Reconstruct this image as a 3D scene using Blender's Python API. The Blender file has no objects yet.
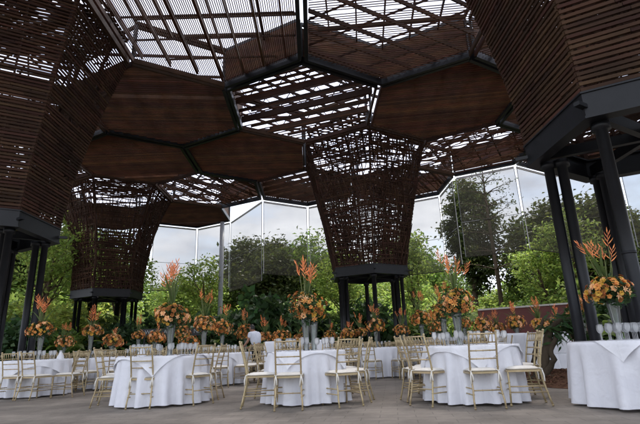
import bpy, math, random
import numpy as np
from mathutils import Vector, Matrix
random.seed(7); RNG = np.random.default_rng(11)
PI = math.pi
sc = bpy.context.scene
COL = sc.collection
rad = math.radians

# ------------------------------------------------------------------ camera numbers (solved from the canopy grid)
F = 462.76; PITCH = rad(16.38); ROLL = rad(2.055); CH = 0.80
SC = 1.28                                     # metres per unit of the solved grid

def dep(d): return d * (1.088 + .11 / max(d, 3))   # distance on the ground of a point at nominal depth d
def at(px, d):                                # plan x of picture column px at nominal depth d
    return (px - 320.0 - 5.8) / F * (.9594 * dep(d) - .12)

# ------------------------------------------------------------------ materials
def new_mat(name):
    m = bpy.data.materials.new(name); m.use_nodes = True
    nt = m.node_tree; nt.nodes.clear()
    out = nt.nodes.new('ShaderNodeOutputMaterial')
    return m, nt, out

def var_color(nt, c1, c2, scale=6.0, coord='Object', stretch=None, island=0.0, objrand=0.0, detail=4):
    """a colour that wanders between c1 and c2 by noise, and optionally per island / per object"""
    tc = nt.nodes.new('ShaderNodeTexCoord')
    nz = nt.nodes.new('ShaderNodeTexNoise'); nz.inputs['Scale'].default_value = scale; nz.inputs['Detail'].default_value = detail
    src = tc.outputs[coord]
    if stretch:
        mp = nt.nodes.new('ShaderNodeMapping'); mp.inputs['Scale'].default_value = stretch
        nt.links.new(src, mp.inputs['Vector']); src = mp.outputs['Vector']
    nt.links.new(src, nz.inputs['Vector'])
    rp = nt.nodes.new('ShaderNodeMapRange'); rp.inputs['From Min'].default_value = .3; rp.inputs['From Max'].default_value = .7
    nt.links.new(nz.outputs['Fac'], rp.inputs['Value'])
    mx = nt.nodes.new('ShaderNodeMix'); mx.data_type = 'RGBA'
    mx.inputs['A'].default_value = (*c1, 1); mx.inputs['B'].default_value = (*c2, 1)
    nt.links.new(rp.outputs['Result'], mx.inputs['Factor'])
    col = mx.outputs['Result']
    if island or objrand:
        hsv = nt.nodes.new('ShaderNodeHueSaturation')
        nt.links.new(col, hsv.inputs['Color'])
        if island:
            g = nt.nodes.new('ShaderNodeNewGeometry'); s = g.outputs['Random Per Island']; a = island
        else:
            g = nt.nodes.new('ShaderNodeObjectInfo'); s = g.outputs['Random']; a = objrand
        mr = nt.nodes.new('ShaderNodeMapRange'); mr.inputs['To Min'].default_value = 1 - a; mr.inputs['To Max'].default_value = 1 + a
        nt.links.new(s, mr.inputs['Value']); nt.links.new(mr.outputs['Result'], hsv.inputs['Value'])
        mr2 = nt.nodes.new('ShaderNodeMapRange'); mr2.inputs['To Min'].default_value = .5 - a * .05; mr2.inputs['To Max'].default_value = .5 + a * .05
        ml = nt.nodes.new('ShaderNodeMath'); ml.operation = 'FRACT'
        mm = nt.nodes.new('ShaderNodeMath'); mm.operation = 'MULTIPLY'; mm.inputs[1].default_value = 7.31
        nt.links.new(s, mm.inputs[0]); nt.links.new(mm.outputs[0], ml.inputs[0]); nt.links.new(ml.outputs[0], mr2.inputs['Value'])
        nt.links.new(mr2.outputs['Result'], hsv.inputs['Hue'])
        col = hsv.outputs['Color']
    return col, nz

def pbr(name, c1, c2=None, rough=.6, metal=0.0, scale=6.0, stretch=None, island=0.0, objrand=0.0, bump=0.0, bscale=None, spec=.4):
    m, nt, out = new_mat(name)
    b = nt.nodes.new('ShaderNodeBsdfPrincipled')
    col, nz = var_color(nt, c1, c2 or tuple(v * .8 for v in c1), scale, 'Object', stretch, island, objrand)
    nt.links.new(col, b.inputs['Base Color'])
    b.inputs['Roughness'].default_value = rough; b.inputs['Metallic'].default_value = metal
    b.inputs['Specular IOR Level'].default_value = spec
    if bump:
        n2 = nt.nodes.new('ShaderNodeTexNoise'); n2.inputs['Scale'].default_value = bscale or scale * 6; n2.inputs['Detail'].default_value = 6
        tc = nt.nodes.new('ShaderNodeTexCoord'); nt.links.new(tc.outputs['Object'], n2.inputs['Vector'])
        bp = nt.nodes.new('ShaderNodeBump'); bp.inputs['Strength'].default_value = bump; bp.inputs['Distance'].default_value = .02
        nt.links.new(n2.outputs['Fac'], bp.inputs['Height']); nt.links.new(bp.outputs['Normal'], b.inputs['Normal'])
    nt.links.new(b.outputs['BSDF'], out.inputs['Surface'])
    return m

def leaf_mat(name, c1, c2, island=.45, trans=.45, scale=.6, objrand=0):
    m, nt, out = new_mat(name)
    col, nz = var_color(nt, c1, c2, scale, 'Object', None, island)
    d = nt.nodes.new('ShaderNodeBsdfPrincipled'); d.inputs['Roughness'].default_value = .5; d.inputs['Specular IOR Level'].default_value = .25
    t = nt.nodes.new('ShaderNodeBsdfTranslucent'); mx = nt.nodes.new('ShaderNodeMixShader'); mx.inputs[0].default_value = trans
    g = nt.nodes.new('ShaderNodeHueSaturation'); g.inputs['Value'].default_value = 1.7; g.inputs['Hue'].default_value = .485
    nt.links.new(col, d.inputs['Base Color']); nt.links.new(col, g.inputs['Color']); nt.links.new(g.outputs['Color'], t.inputs['Color'])
    nt.links.new(d.outputs[0], mx.inputs[1]); nt.links.new(t.outputs[0], mx.inputs[2]); nt.links.new(mx.outputs[0], out.inputs['Surface'])
    return m

def sheet_mat(name, color, transp, tint=(1, 1, 1), trans=.5, scale=1.0, gloss=0.0):
    """a see-through sheet (screen mesh, corrugated plastic)"""
    m, nt, out = new_mat(name)
    tr = nt.nodes.new('ShaderNodeBsdfTransparent'); tr.inputs['Color'].default_value = (*tint, 1)
    col, nz = var_color(nt, color, tuple(v * .8 for v in color), scale)
    d = nt.nodes.new('ShaderNodeBsdfDiffuse'); t = nt.nodes.new('ShaderNodeBsdfTranslucent')
    nt.links.new(col, d.inputs['Color']); nt.links.new(col, t.inputs['Color'])
    a = nt.nodes.new('ShaderNodeMixShader'); a.inputs[0].default_value = trans
    nt.links.new(d.outputs[0], a.inputs[1]); nt.links.new(t.outputs[0], a.inputs[2])
    b = nt.nodes.new('ShaderNodeMixShader')
    mr = nt.nodes.new('ShaderNodeMapRange'); mr.inputs['To Min'].default_value = transp - .05; mr.inputs['To Max'].default_value = transp + .05
    nt.links.new(nz.outputs['Fac'], mr.inputs['Value']); nt.links.new(mr.outputs['Result'], b.inputs[0])
    nt.links.new(a.outputs[0], b.inputs[1]); nt.links.new(tr.outputs[0], b.inputs[2])
    s = b.outputs[0]
    if gloss:
        g = nt.nodes.new('ShaderNodeBsdfGlossy'); g.inputs['Roughness'].default_value = .04
        lw = nt.nodes.new('ShaderNodeLayerWeight'); lw.inputs['Blend'].default_value = gloss
        c = nt.nodes.new('ShaderNodeMixShader'); nt.links.new(lw.outputs['Fresnel'], c.inputs[0])
        nt.links.new(s, c.inputs[1]); nt.links.new(g.outputs[0], c.inputs[2]); s = c.outputs[0]
    nt.links.new(s, out.inputs['Surface'])
    return m

def linen(name, c1, c2):
    """woven cloth with soft crumples and pressed fold lines"""
    m, nt, out = new_mat(name); b = nt.nodes.new('ShaderNodeBsdfPrincipled'); b.inputs['Roughness'].default_value = .85; b.inputs['Specular IOR Level'].default_value = .12
    b.inputs['Sheen Weight'].default_value = .0
    col, nz = var_color(nt, c1, c2, 5); nt.links.new(col, b.inputs['Base Color'])
    tc = nt.nodes.new('ShaderNodeTexCoord')
    n1 = nt.nodes.new('ShaderNodeTexNoise'); n1.inputs['Scale'].default_value = 7; n1.inputs['Detail'].default_value = 5; n1.inputs['Distortion'].default_value = .8; nt.links.new(tc.outputs['Object'], n1.inputs['Vector'])
    bp = nt.nodes.new('ShaderNodeBump'); bp.inputs['Strength'].default_value = .45; bp.inputs['Distance'].default_value = .03; nt.links.new(n1.outputs['Fac'], bp.inputs['Height'])
    br = nt.nodes.new('ShaderNodeTexBrick'); br.offset = 0; br.inputs['Scale'].default_value = 1; br.inputs['Brick Width'].default_value = .42; br.inputs['Row Height'].default_value = .42; br.inputs['Mortar Size'].default_value = .006; br.inputs['Mortar Smooth'].default_value = 1
    nt.links.new(tc.outputs['Object'], br.inputs['Vector'])
    b2 = nt.nodes.new('ShaderNodeBump'); b2.inputs['Strength'].default_value = .3; b2.inputs['Distance'].default_value = .006; nt.links.new(br.outputs['Fac'], b2.inputs['Height']); nt.links.new(bp.outputs['Normal'], b2.inputs['Normal'])
    nt.links.new(b2.outputs['Normal'], b.inputs['Normal'])
    t = nt.nodes.new('ShaderNodeBsdfTranslucent'); nt.links.new(col, t.inputs['Color']); mx = nt.nodes.new('ShaderNodeMixShader'); mx.inputs[0].default_value = .12
    nt.links.new(b.outputs[0], mx.inputs[1]); nt.links.new(t.outputs[0], mx.inputs[2]); nt.links.new(mx.outputs[0], out.inputs['Surface']); return m

M = {}
M['wood'] = pbr('brown_timber', (.100, .040, .017), (.050, .021, .010), .64, scale=1.5, island=.3, bump=.2, spec=.2)
M['trunk_wood'] = pbr('dark_trunk_timber', (.062, .030, .017), (.034, .017, .011), .7, scale=1.2, island=.35, bump=.25, spec=.15)  # trunk lattice timber, a darker brown than the ceiling slats
M['wood2'] = pbr('dark_timber', (.048, .023, .013), (.027, .014, .009), .75, scale=1.5, island=.4, bump=.2, spec=.2)
M['steel'] = pbr('dark_painted_steel', (.0085, .009, .011), (.005, .0055, .0065), .42, scale=3, bump=.08, spec=.32)
M['roof'] = sheet_mat('translucent_roof_sheet', (.75, .74, .8), .62, (.93, .92, 1.0), .85, .5)
M['screen'] = sheet_mat('shade_mesh', (.065, .062, .054), .40, (1, .985, .95), .35, .35)
M['white'] = pbr('white_paint', (.8, .8, .8), (.7, .7, .7), .5)
M['grey'] = pbr('grey_paint', (.45, .46, .48), (.36, .37, .39), .5)
M['cloth'] = linen('white_table_linen', (.82, .82, .85), (.77, .77, .81))
M['topper'] = linen('white_topper_linen', (.85, .85, .87), (.80, .80, .83))
M['gold'] = pbr('champagne_gold_paint', (.47, .37, .22), (.36, .28, .15), .36, .4, scale=9, objrand=.12)
M['cushion'] = pbr('ivory_cushion', (.78, .75, .68), (.70, .67, .60), .85, scale=8, bump=.1, bscale=120, spec=.1)
M['cover'] = pbr('white_chair_cover', (.78, .78, .80), (.70, .70, .73), .85, scale=6, spec=.1)
M['glass'] = sheet_mat('glint_whitened_glass', (1.0, 1.0, 1.0), .60, (.97, .98, .98), .75, 3, .18)  # white body colour stands in for sparkling highlights on the glass
M['vase'] = sheet_mat('pale_vase_glass', (.86, .92, .90), .74, (.96, .99, .98), .7, 9, .45)
M['bark'] = pbr('bark', (.14, .10, .07), (.07, .05, .035), .9, scale=4, stretch=(1, 1, .25), bump=.6, bscale=14, spec=.1)
M['driftwood'] = pbr('driftwood_bark', (.085, .065, .045), (.035, .028, .02), .95, scale=5, stretch=(1, 1, .2), bump=.8, bscale=18, spec=.05)
M['palebark'] = pbr('pale_bark', (.30, .27, .23), (.20, .18, .15), .9, scale=4, stretch=(1, 1, .25), bump=.4, spec=.1)
M['mulch'] = pbr('bark_mulch', (.17, .09, .055), (.08, .042, .028), .95, scale=14, bump=1.0, bscale=30, island=.3, spec=.05)
M['wall'] = pbr('oxblood_plaster', (.13, .042, .035), (.09, .030, .026), .8, scale=1.2, bump=.15)
M['cap'] = pbr('pale_coping', (.5, .47, .42), (.38, .36, .32), .8)
M['sign'] = pbr('dark_sign_board', (.012, .014, .014), (.02, .02, .02), .5)
M['letter'] = pbr('pale_lettering', (.34, .36, .34), (.28, .28, .28), .6)
M['skin'] = pbr('skin', (.36, .19, .12), (.31, .16, .10), .5, scale=20)
M['hair'] = pbr('black_hair', (.012, .010, .009), (.02, .015, .012), .5, scale=40)
M['shirt'] = pbr('pale_shirt', (.66, .68, .74), (.58, .60, .66), .8, scale=12)
M['black'] = pbr('black_cloth', (.015, .015, .017), (.01, .01, .011), .8)
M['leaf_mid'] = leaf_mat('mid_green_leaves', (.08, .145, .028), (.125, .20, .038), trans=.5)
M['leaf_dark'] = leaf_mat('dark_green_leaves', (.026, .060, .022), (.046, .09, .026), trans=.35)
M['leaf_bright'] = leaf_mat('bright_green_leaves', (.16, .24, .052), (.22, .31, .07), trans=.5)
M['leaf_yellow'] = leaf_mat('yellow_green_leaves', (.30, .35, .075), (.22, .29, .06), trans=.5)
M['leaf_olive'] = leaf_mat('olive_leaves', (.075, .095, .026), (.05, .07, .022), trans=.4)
M['blade'] = leaf_mat('arrangement_leaf_blades', (.06, .11, .035), (.10, .14, .04), island=.3, scale=4)
M['stemg'] = leaf_mat('flower_stems', (.13, .17, .06), (.19, .20, .08), island=.3, scale=4, trans=.2)
M['orange'] = leaf_mat('orange_petals', (.68, .30, .07), (.73, .40, .13), island=.22, scale=9, trans=.3)
M['peach'] = leaf_mat('peach_petals', (.78, .47, .22), (.80, .53, .28), island=.2, scale=9, trans=.3)
M['rust'] = leaf_mat('rust_petals', (.30, .11, .03), (.38, .16, .04), island=.3, scale=9, trans=.25)
M['amber'] = leaf_mat('amber_petals', (.62, .40, .07), (.55, .33, .06), island=.25, scale=9, trans=.3)
M['helico'] = leaf_mat('heliconia_bracts', (.70, .27, .10), (.74, .38, .17), island=.25, scale=9, trans=.35)

# paving
def paving():
    m, nt, out = new_mat('stone_paving')
    b = nt.nodes.new('ShaderNodeBsdfPrincipled'); b.inputs['Roughness'].default_value = .75; b.inputs['Specular IOR Level'].default_value = .3
    tc = nt.nodes.new('ShaderNodeTexCoord')
    mp = nt.nodes.new('ShaderNodeMapping'); mp.inputs['Rotation'].default_value = (0, 0, rad(8))
    nt.links.new(tc.outputs['Object'], mp.inputs['Vector'])
    br = nt.nodes.new('ShaderNodeTexBrick'); br.inputs['Scale'].default_value = 1.0
    br.inputs['Brick Width'].default_value = .42; br.inputs['Row Height'].default_value = .21; br.inputs['Mortar Size'].default_value = .006
    br.inputs['Color1'].default_value = (.235, .203, .168, 1); br.inputs['Color2'].default_value = (.205, .177, .145, 1); br.inputs['Mortar'].default_value = (.150, .130, .107, 1)
    nt.links.new(mp.outputs['Vector'], br.inputs['Vector'])
    n1 = nt.nodes.new('ShaderNodeTexNoise'); n1.inputs['Scale'].default_value = .9; n1.inputs['Detail'].default_value = 7; n1.inputs['Roughness'].default_value = .65
    nt.links.new(tc.outputs['Object'], n1.inputs['Vector'])
    mr = nt.nodes.new('ShaderNodeMapRange'); mr.inputs['From Min'].default_value = .3; mr.inputs['From Max'].default_value = .7; mr.inputs['To Min'].default_value = .50; mr.inputs['To Max'].default_value = 1.25
    nt.links.new(n1.outputs['Fac'], mr.inputs['Value'])
    hs = nt.nodes.new('ShaderNodeHueSaturation'); nt.links.new(br.outputs['Color'], hs.inputs['Color']); nt.links.new(mr.outputs['Result'], hs.inputs['Value'])
    nt.links.new(hs.outputs['Color'], b.inputs['Base Color'])
    n2 = nt.nodes.new('ShaderNodeTexNoise'); n2.inputs['Scale'].default_value = 22; n2.inputs['Detail'].default_value = 6
    nt.links.new(tc.outputs['Object'], n2.inputs['Vector'])
    bp = nt.nodes.new('ShaderNodeBump'); bp.inputs['Strength'].default_value = .6; bp.inputs['Distance'].default_value = .012
    nt.links.new(n2.outputs['Fac'], bp.inputs['Height']); nt.links.new(bp.outputs['Normal'], b.inputs['Normal'])
    nt.links.new(b.outputs['BSDF'], out.inputs['Surface'])
    return m
M['paving'] = paving()
M['lawn'] = pbr('garden_soil_and_grass', (.05, .075, .02), (.07, .055, .03), .95, scale=.5, bump=.6, spec=.05)

# ------------------------------------------------------------------ mesh collector
class MB:
    def __init__(s): s.v = []; s.f = []; s.mi = []; s.cur = 0
    def face(s, idx): s.f.append(idx); s.mi.append(s.cur)
    def poly(s, pts):
        n = len(s.v); s.v += [tuple(p) for p in pts]; s.face(tuple(range(n, n + len(pts))))
    def bar(s, a, b, w, h, up=(0, 0, 1)):
        """box from a to b, w across, h along up"""
        a, b = Vector(a), Vector(b); d = (b - a)
        if d.length < 1e-5: return
        d.normalize(); up = Vector(up)
        side = d.cross(up)
        if side.length < 1e-4: side = d.cross(Vector((1, 0, 0)))
        side.normalize(); u = side.cross(d).normalized()
        n = len(s.v)
        for p in (a, b):
            for i, j in ((-1, -1), (1, -1), (1, 1), (-1, 1)):
                s.v.append(tuple(p + side * (w / 2 * i) + u * (h / 2 * j)))
        for q in ((3, 2, 1, 0), (4, 5, 6, 7), (0, 1, 5, 4), (1, 2, 6, 5), (2, 3, 7, 6), (3, 0, 4, 7)):
            s.face(tuple(n + k for k in q))
    def tube(s, pts, rr, seg=8, caps=True):
        pts = [Vector(p) for p in pts]
        if not hasattr(rr, '__len__'): rr = [rr] * len(pts)
        n0 = len(s.v); ref = None
        for i, p in enumerate(pts):
            t = (pts[min(i + 1, len(pts) - 1)] - pts[max(i - 1, 0)]).normalized()
            if ref is None:
                ref = t.cross(Vector((0, 1, 0)) if abs(t.y) < .9 else Vector((1, 0, 0))).normalized()
            ref = (ref - t * ref.dot(t)).normalized(); b = t.cross(ref)
            for k in range(seg):
                a = 2 * PI * k / seg
                s.v.append(tuple(p + (ref * math.cos(a) + b * math.sin(a)) * rr[i]))
        for i in range(len(pts) - 1):
            for k in range(seg):
                a = n0 + i * seg + k; b_ = n0 + i * seg + (k + 1) % seg
                s.face((a, b_, b_ + seg, a + seg))
        if caps:
            s.face(tuple(n0 + k for k in range(seg))[::-1]); e = n0 + (len(pts) - 1) * seg
            s.face(tuple(e + k for k in range(seg)))
    def lathe(s, prof, seg=16, c=(0, 0, 0)):
        n0 = len(s.v)
        for r, z in prof:
            for k in range(seg):
                a = 2 * PI * k / seg; s.v.append((c[0] + r * math.cos(a), c[1] + r * math.sin(a), c[2] + z))
        for i in range(len(prof) - 1):
            for k in range(seg):
                a = n0 + i * seg + k; b = n0 + i * seg + (k + 1) % seg
                s.face((a, b, b + seg, a + seg))
    def add(s, other, mat=None):
        n = len(s.v)
        s.v += [tuple(mat @ Vector(p)) for p in other.v] if mat is not None else other.v
        s.f += [tuple(n + k for k in f) for f in other.f]; s.mi += other.mi
    def mesh(s, name, mats, smooth=False):
        me = bpy.data.meshes.new(name); me.from_pydata(s.v, [], s.f); 
        for m in (mats if isinstance(mats, (list, tuple)) else [mats]): me.materials.append(m)
        if any(s.mi): me.polygons.foreach_set('material_index', s.mi)
        if smooth: me.polygons.foreach_set('use_smooth', [True] * len(me.polygons))
        me.update(); return me
    def build(s, name, mats, parent=None, smooth=False, loc=None):
        o = bpy.data.objects.new(name, s.mesh(name, mats, smooth)); COL.objects.link(o)
        if parent: o.parent = parent
        if loc: o.location = loc
        return o

def tag(o, label=None, cat=None, group=None, kind=None):
    if label: o['label'] = label
    if cat: o['category'] = cat
    if group: o['group'] = group
    if kind: o['kind'] = kind
    return o
def empty(name, loc=(0, 0, 0), rz=0):
    o = bpy.data.objects.new(name, None); o.empty_display_size = .2; COL.objects.link(o)
    o.location = loc; o.rotation_euler = (0, 0, rz); return o
KIDS = {}
def copy_tree(o, parent=None):
    c = o.copy(); COL.objects.link(c)
    if parent: c.parent = parent
    for ch in KIDS.get(o.name) or list(o.children): copy_tree(ch, c)
    return c

def leaf_quads(cent, size, rng, up=.4, aspect=.5, droop=0.0):
    """numpy: many diamond leaves at the points cent -> (verts, faces)"""
    n = len(cent); d = rng.normal(size=(n, 3)); d[:, 2] = d[:, 2] * .6 - droop; d /= np.linalg.norm(d, axis=1)[:, None]
    nn = rng.normal(size=(n, 3)); nn[:, 2] += up * 3; s = np.cross(d, nn); s /= np.linalg.norm(s, axis=1)[:, None] + 1e-9
    sz = size * rng.uniform(.6, 1.35, n)[:, None]
    k = np.cross(s, d) * .12 * sz
    v = np.stack([cent, cent + d * sz * .45 + s * sz * aspect * .5 + k, cent + d * sz, cent + d * sz * .45 - s * sz * aspect * .5 + k], 1).reshape(-1, 3)
    f = np.arange(n * 4).reshape(n, 4)
    return v, f
def np_mesh(name, parts, mats):
    me = bpy.data.meshes.new(name); V = []; Fc = []; mi = []; o = 0
    for v, f, m in parts:
        V.append(v); Fc.append(f + o); mi += [m] * len(f); o += len(v)
    V = np.concatenate(V); Fc = np.concatenate(Fc)
    me.vertices.add(len(V)); me.vertices.foreach_set('co', V.astype(np.float32).ravel())
    me.loops.add(Fc.size); me.loops.foreach_set('vertex_index', Fc.astype(np.int32).ravel())
    me.polygons.add(len(Fc)); me.polygons.foreach_set('loop_start', np.arange(0, Fc.size, 4, dtype=np.int32))
    for m in mats: me.materials.append(m)
    me.polygons.foreach_set('material_index', mi)
    me.update(calc_edges=True); me.validate(); return me
def obj(name, me, parent=None, loc=None):
    o = bpy.data.objects.new(name, me); COL.objects.link(o)
    if parent: o.parent = parent
    if loc is not None: o.location = loc
    return o

# ================================================================== SETTING: ground
g = MB(); g.poly([(-300, -60, 0), (300, -60, 0), (300, 400, 0), (-300, 400, 0)])
tag(g.build('ground', M['paving']), kind='structure')
g = MB(); g.poly([(-300, 41, .004), (300, 41, .004), (300, 400, .004), (-300, 400, .004)])
tag(g.build('lawn', M['lawn']), kind='structure')

# ================================================================== CANOPY TOWERS
PHI = 1.384
def U(a, r=1.0): return Vector((math.cos(rad(a + PHI)) * r, math.sin(rad(a + PHI)) * r, 0))
LAT = 13.637 * SC; S = LAT / math.sqrt(21)
ZR = CH + 2.75 * SC; HR = .366 * SC; RR = 1.70 * SC
ZT = CH + 8.396 * SC; ZS = CH + 8.212 * SC; ROOFH = 1.75
TC = Vector((2.007 * SC, 19.664 * SC, 0)); AA = 41.107
TOW = {'C': TC, 'R': TC - U(AA + 60, LAT), 'FL': TC - U(AA, LAT)}
TOW['L'] = TOW['FL'] + U(AA + 60, LAT); TOW['E'] = TC + U(AA - 60, LAT)
CELLR = math.sqrt(3) * S

def hexpts(c, r, z): return [Vector((c.x, c.y, z)) + U(30 + 60 * k, r) for k in range(6)]
def clip_line(c, r, p, d):
    """the stretch of the line p + t d inside the hexagon about c"""
    t0, t1 = -1e9, 1e9; ap = r * math.cos(PI / 6)
    for k in range(6):
        n = U(60 * k); den = n.dot(d); num = ap - n.dot(p - c)
        if abs(den) < 1e-9:
            if num < 0: return None
        elif den > 0: t1 = min(t1, num / den)
        else: t0 = max(t0, num / den)
    return (t0, t1) if t1 - t0 > .15 else None
def lines(mb, c, r, z, ang, step, w, h, jit=0.0, skip=0.0, off=0.0):
    d = U(ang); n = U(ang + 90); c0 = Vector((c.x, c.y, z)); q = -r + off
    while q < r:
        p = c0 + n * (q + random.uniform(-jit, jit))
        cl = clip_line(c0, r, p, d)
        if cl and random.random() >= skip:
            mb.bar(p + d * cl[0], p + d * cl[1], w, h)
        q += step

def tower(key, name, label, trunk, cells, flare, foot_sign=False):
    c = TOW[key]; root = empty(name, (c.x, c.y, 0)); tag(root, label, 'canopy', 'slatted canopy towers of the pavilion')
    O = Vector((0, 0, 0))
    # steel ring: six side plates mitred at the corners + a lower lip
    rb = MB()
    for z0, z1, ro, ri in ((ZR, ZR + HR, RR, RR - .10), (ZR - .012, ZR + .03, RR + .03, RR - .26), (ZR + HR - .02, ZR + HR + .012, RR + .03, RR - .22)):
        a, b, a2, b2 = hexpts(O, ro, z0), hexpts(O, ro, z1), hexpts(O, ri, z0), hexpts(O, ri, z1)
        for k in range(6):
            j = (k + 1) % 6
            rb.poly([a[k], a[j], b[j], b[k]]); rb.poly([a2[j], a2[k], b2[k], b2[j]])
            rb.poly([a[j], a[k], a2[k], a2[j]]); rb.poly([b[k], b[j], b2[j], b2[k]])
    for k in range(6):     # bolted lugs at the corners
        p = U(30 + 60 * k, RR); rb.bar(p * .97 + Vector((0, 0, ZR + HR * .45)), p * 1.10 + Vector((0, 0, ZR + HR * .45)), .10, .07)
    rb.build('ring_beam', M['steel'], root)
    # radial arms under the ring
    ra = MB()
    for k in range(3):
        a = U(30 + 60 * k, RR - .3); ra.bar(a + Vector((0, 0, ZR + .17)), -a + Vector((0, 0, ZR + .17)), .12, .22 - .01 * k)
    ra.build('cross_brace', M['steel'], root)
    for k in range(6):
        for rr_ in ((RR - .40,) if key == 'R' and k == 3 else (RR - .62, RR - .38)):
            p = U(30 + 60 * k, rr_); t = MB()
            t.tube([p + Vector((0, 0, z)) for z in (0, .02, .021, ZR - .14, ZR - .139, ZR)], [.16, .16, .098, .098, .15, .15], 14)
            if key == 'R' and k == 3 and rr_ > RR - .5:
                t.tube([p + Vector((0, 0, z)) for z in (2.05, 2.09)], .105, 14)
            t.build('column', M['steel'], root, True)
    # trunk skin ---------------------------------------------------------
    z0, z1 = ZR + HR, ZT
    def rz(t): return RR + (S * .985 - RR) * (t ** flare)
    def corner(k, t, dr=0): return U(30 + 60 * (k % 6), rz(t) + dr) + Vector((0, 0, z0 + (z1 - z0) * t))
    for k in range(6):
        pts = [corner(k, i / 10, -.10) for i in range(11)]; ribs = MB()
        for i in range(10): ribs.bar(pts[i], pts[i + 1] + (pts[i + 1] - pts[i]) * .02, .09, .16, U(30 + 60 * k))
        ribs.build('trunk_rib', M['wood2'], root)
        for f in (1 / 3, 2 / 3):
            q = [corner(k, i / 10, -.09).lerp(corner(k + 1, i / 10, -.09), f) for i in range(11)]; ribs = MB()
            for i in range(10): ribs.bar(q[i], q[i + 1], .05, .10, U(60 * k + 60))
            ribs.build('trunk_rib', M['wood2'], root)
    sk = MB(); H = z1 - z0
    if trunk == 'slats':
        n = int(H / .098)
        for i in range(n):
            t = (i + .5) / n
            for k in range(6):
                a, b = corner(k, t), corner(k + 1, t); nrm = U(60 * k + 60)
                x0 = 0
                while x0 < 1:                    # boards butted end to end, a few left out or knocked askew
                    x1 = min(1, x0 + random.uniform(.35, .8)); x1 = 1 if x1 > .85 else x1
                    if random.random() > .02 + .05 * t * t:
                        dz = Vector((0, 0, random.gauss(0, .006))); e = Vector((0, 0, random.gauss(0, .006)))
                        sk.bar(a.lerp(b, x0 + .002) + dz + nrm * random.uniform(-.008, .008), a.lerp(b, x1 - .002) + e, .034, .062 if t < .75 else .05)
                    x0 = x1
        for k in range(6):                       # inner short laths and blocks that break the rows up
            for _ in range(70):
                t = random.random(); f = random.uniform(.04, .9); l = random.uniform(.03, .16); u = t + random.uniform(-.12, .12)
                if not 0 < u < 1: continue
                sk.bar(corner(k, t, -.06).lerp(corner(k + 1, t, -.06), f), corner(k, u, -.06).lerp(corner(k + 1, u, -.06), min(.97, max(.03, f + random.uniform(-.3, .3)))), .03, .05)
    else:
        n = int(H / .115)
        for i in range(n):
            t = (i + .5) / n
            for k in range(6):
                for layer in (0, -.07):
                    if random.random() < .22: continue
                    a = corner(k, min(.995, max(.005, t + random.gauss(0, .014))), layer); b = corner(k + 1, min(.995, max(.005, t + random.gauss(0, .014))), layer)
                    f0 = random.choice((0, 0, .12, .3)); f1 = random.choice((1, 1, .88, .6))
                    sk.bar(a.lerp(b, f0), a.lerp(b, f1), .032, .056 if t < .55 else .040)
        for k in range(6):
            for q in range(-7, 15):
                for sgn in (1, -1):
                    f0 = q / 8; pts_ = []
                    for i in range(9):
                        tt = i / 8; ff = f0 + sgn * .75 * (tt - .5) + random.gauss(0, .006)
                        if 0 <= ff <= 1: pts_.append(corner(k, tt, -.035 if sgn > 0 else .025).lerp(corner(k + 1, tt, -.035 if sgn > 0 else .025), ff))
                    for p_, q_ in zip(pts_, pts_[1:]): sk.bar(p_, q_ + (q_ - p_) * .03, .030, .03, U(60 * k + 60))
            for q in range(1, 7):
                pts_ = [corner(k, i / 8, -.075).lerp(corner(k + 1, i / 8, -.075), q / 7) for i in range(9)]
                for p_, q_ in zip(pts_, pts_[1:]): sk.bar(p_, q_, .035, .04, U(60 * k + 60))
            for _ in range(80):
                t = random.random() ** 1.0; u = min(.99, max(.01, t + random.choice((-1, 1)) * random.uniform(.06, .30)))
                f = random.uniform(.0, 1); g_ = min(1, max(0, f + random.uniform(-.28, .28))); la = random.choice((.03, -.04, -.11))
                sk.bar(corner(k, t, la).lerp(corner(k + 1, t, la), f), corner(k, u, la).lerp(corner(k + 1, u, la), g_), .026, .034, U(60 * k + 60))
    sk.build('trunk_lattice', M['trunk_wood'], root)
    # oculus rim at the head of the trunk
    om = MB(); p = hexpts(O, S * .975, ZT + .02)
    for k in range(6): om.bar(p[k], p[(k + 1) % 6], .10, .22)
    om.build('oculus_rim', M['wood2'], root)
    og = MB(); zo = ZT + .9; dense = trunk == 'slats'  # grille added over the open oculus to darken the trunk head
    lines(og, O, S * .96, zo, 20, .18 if dense else .34, .11, .04, .03, .05); lines(og, O, S * .96, zo + .09, 80, .30 if dense else .5, .12, .04, .05, .1); lines(og, O, S * .96, zo + .2, 140, 1.3, .08, .16)
    og.build('added_shade_grille', M['wood2'], root)
    orf = MB(); orf.poly(hexpts(O, S * .955, ZT + ROOFH + .10)); orf.build('roof_sheet', M['roof'], root)
    # six petal cells
    for a in range(0, 360, 60):
        typ = cells.get(a, ('slat', 0)); cc = U(a, CELLR)
        cell = MB(); hp = hexpts(cc, S * .965, ZT + .05); top = hexpts(cc, S * .965, ZT + ROOFH)
        outer = [k for k in range(6) if (U(60 * k + 60, 1).dot(U(a)) > -.4)]      # sides not shared with the trunk or a sister petal
        for k in range(6):
            j = (k + 1) % 6
            steel = k in outer
            cell.cur = 1 if steel else 0
            w_, h_ = (.14, .30) if steel else (.08, .2)
            cell.bar(hp[k], hp[j], w_, h_); cell.bar(top[k], top[j], .09, .14)
            cell.cur = 1; cell.bar(hp[k] + Vector((0, 0, .16)), top[k], .10, .10, U(30 + 60 * k))
        cell.cur = 0
        co = cell.build('ceiling_cell', [M['wood2'], M['steel']], root)
        # trusses / joists between lattice and roof
        tm = MB(); kind, ang = typ[0], typ[1]; R_ = S * .93
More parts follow.
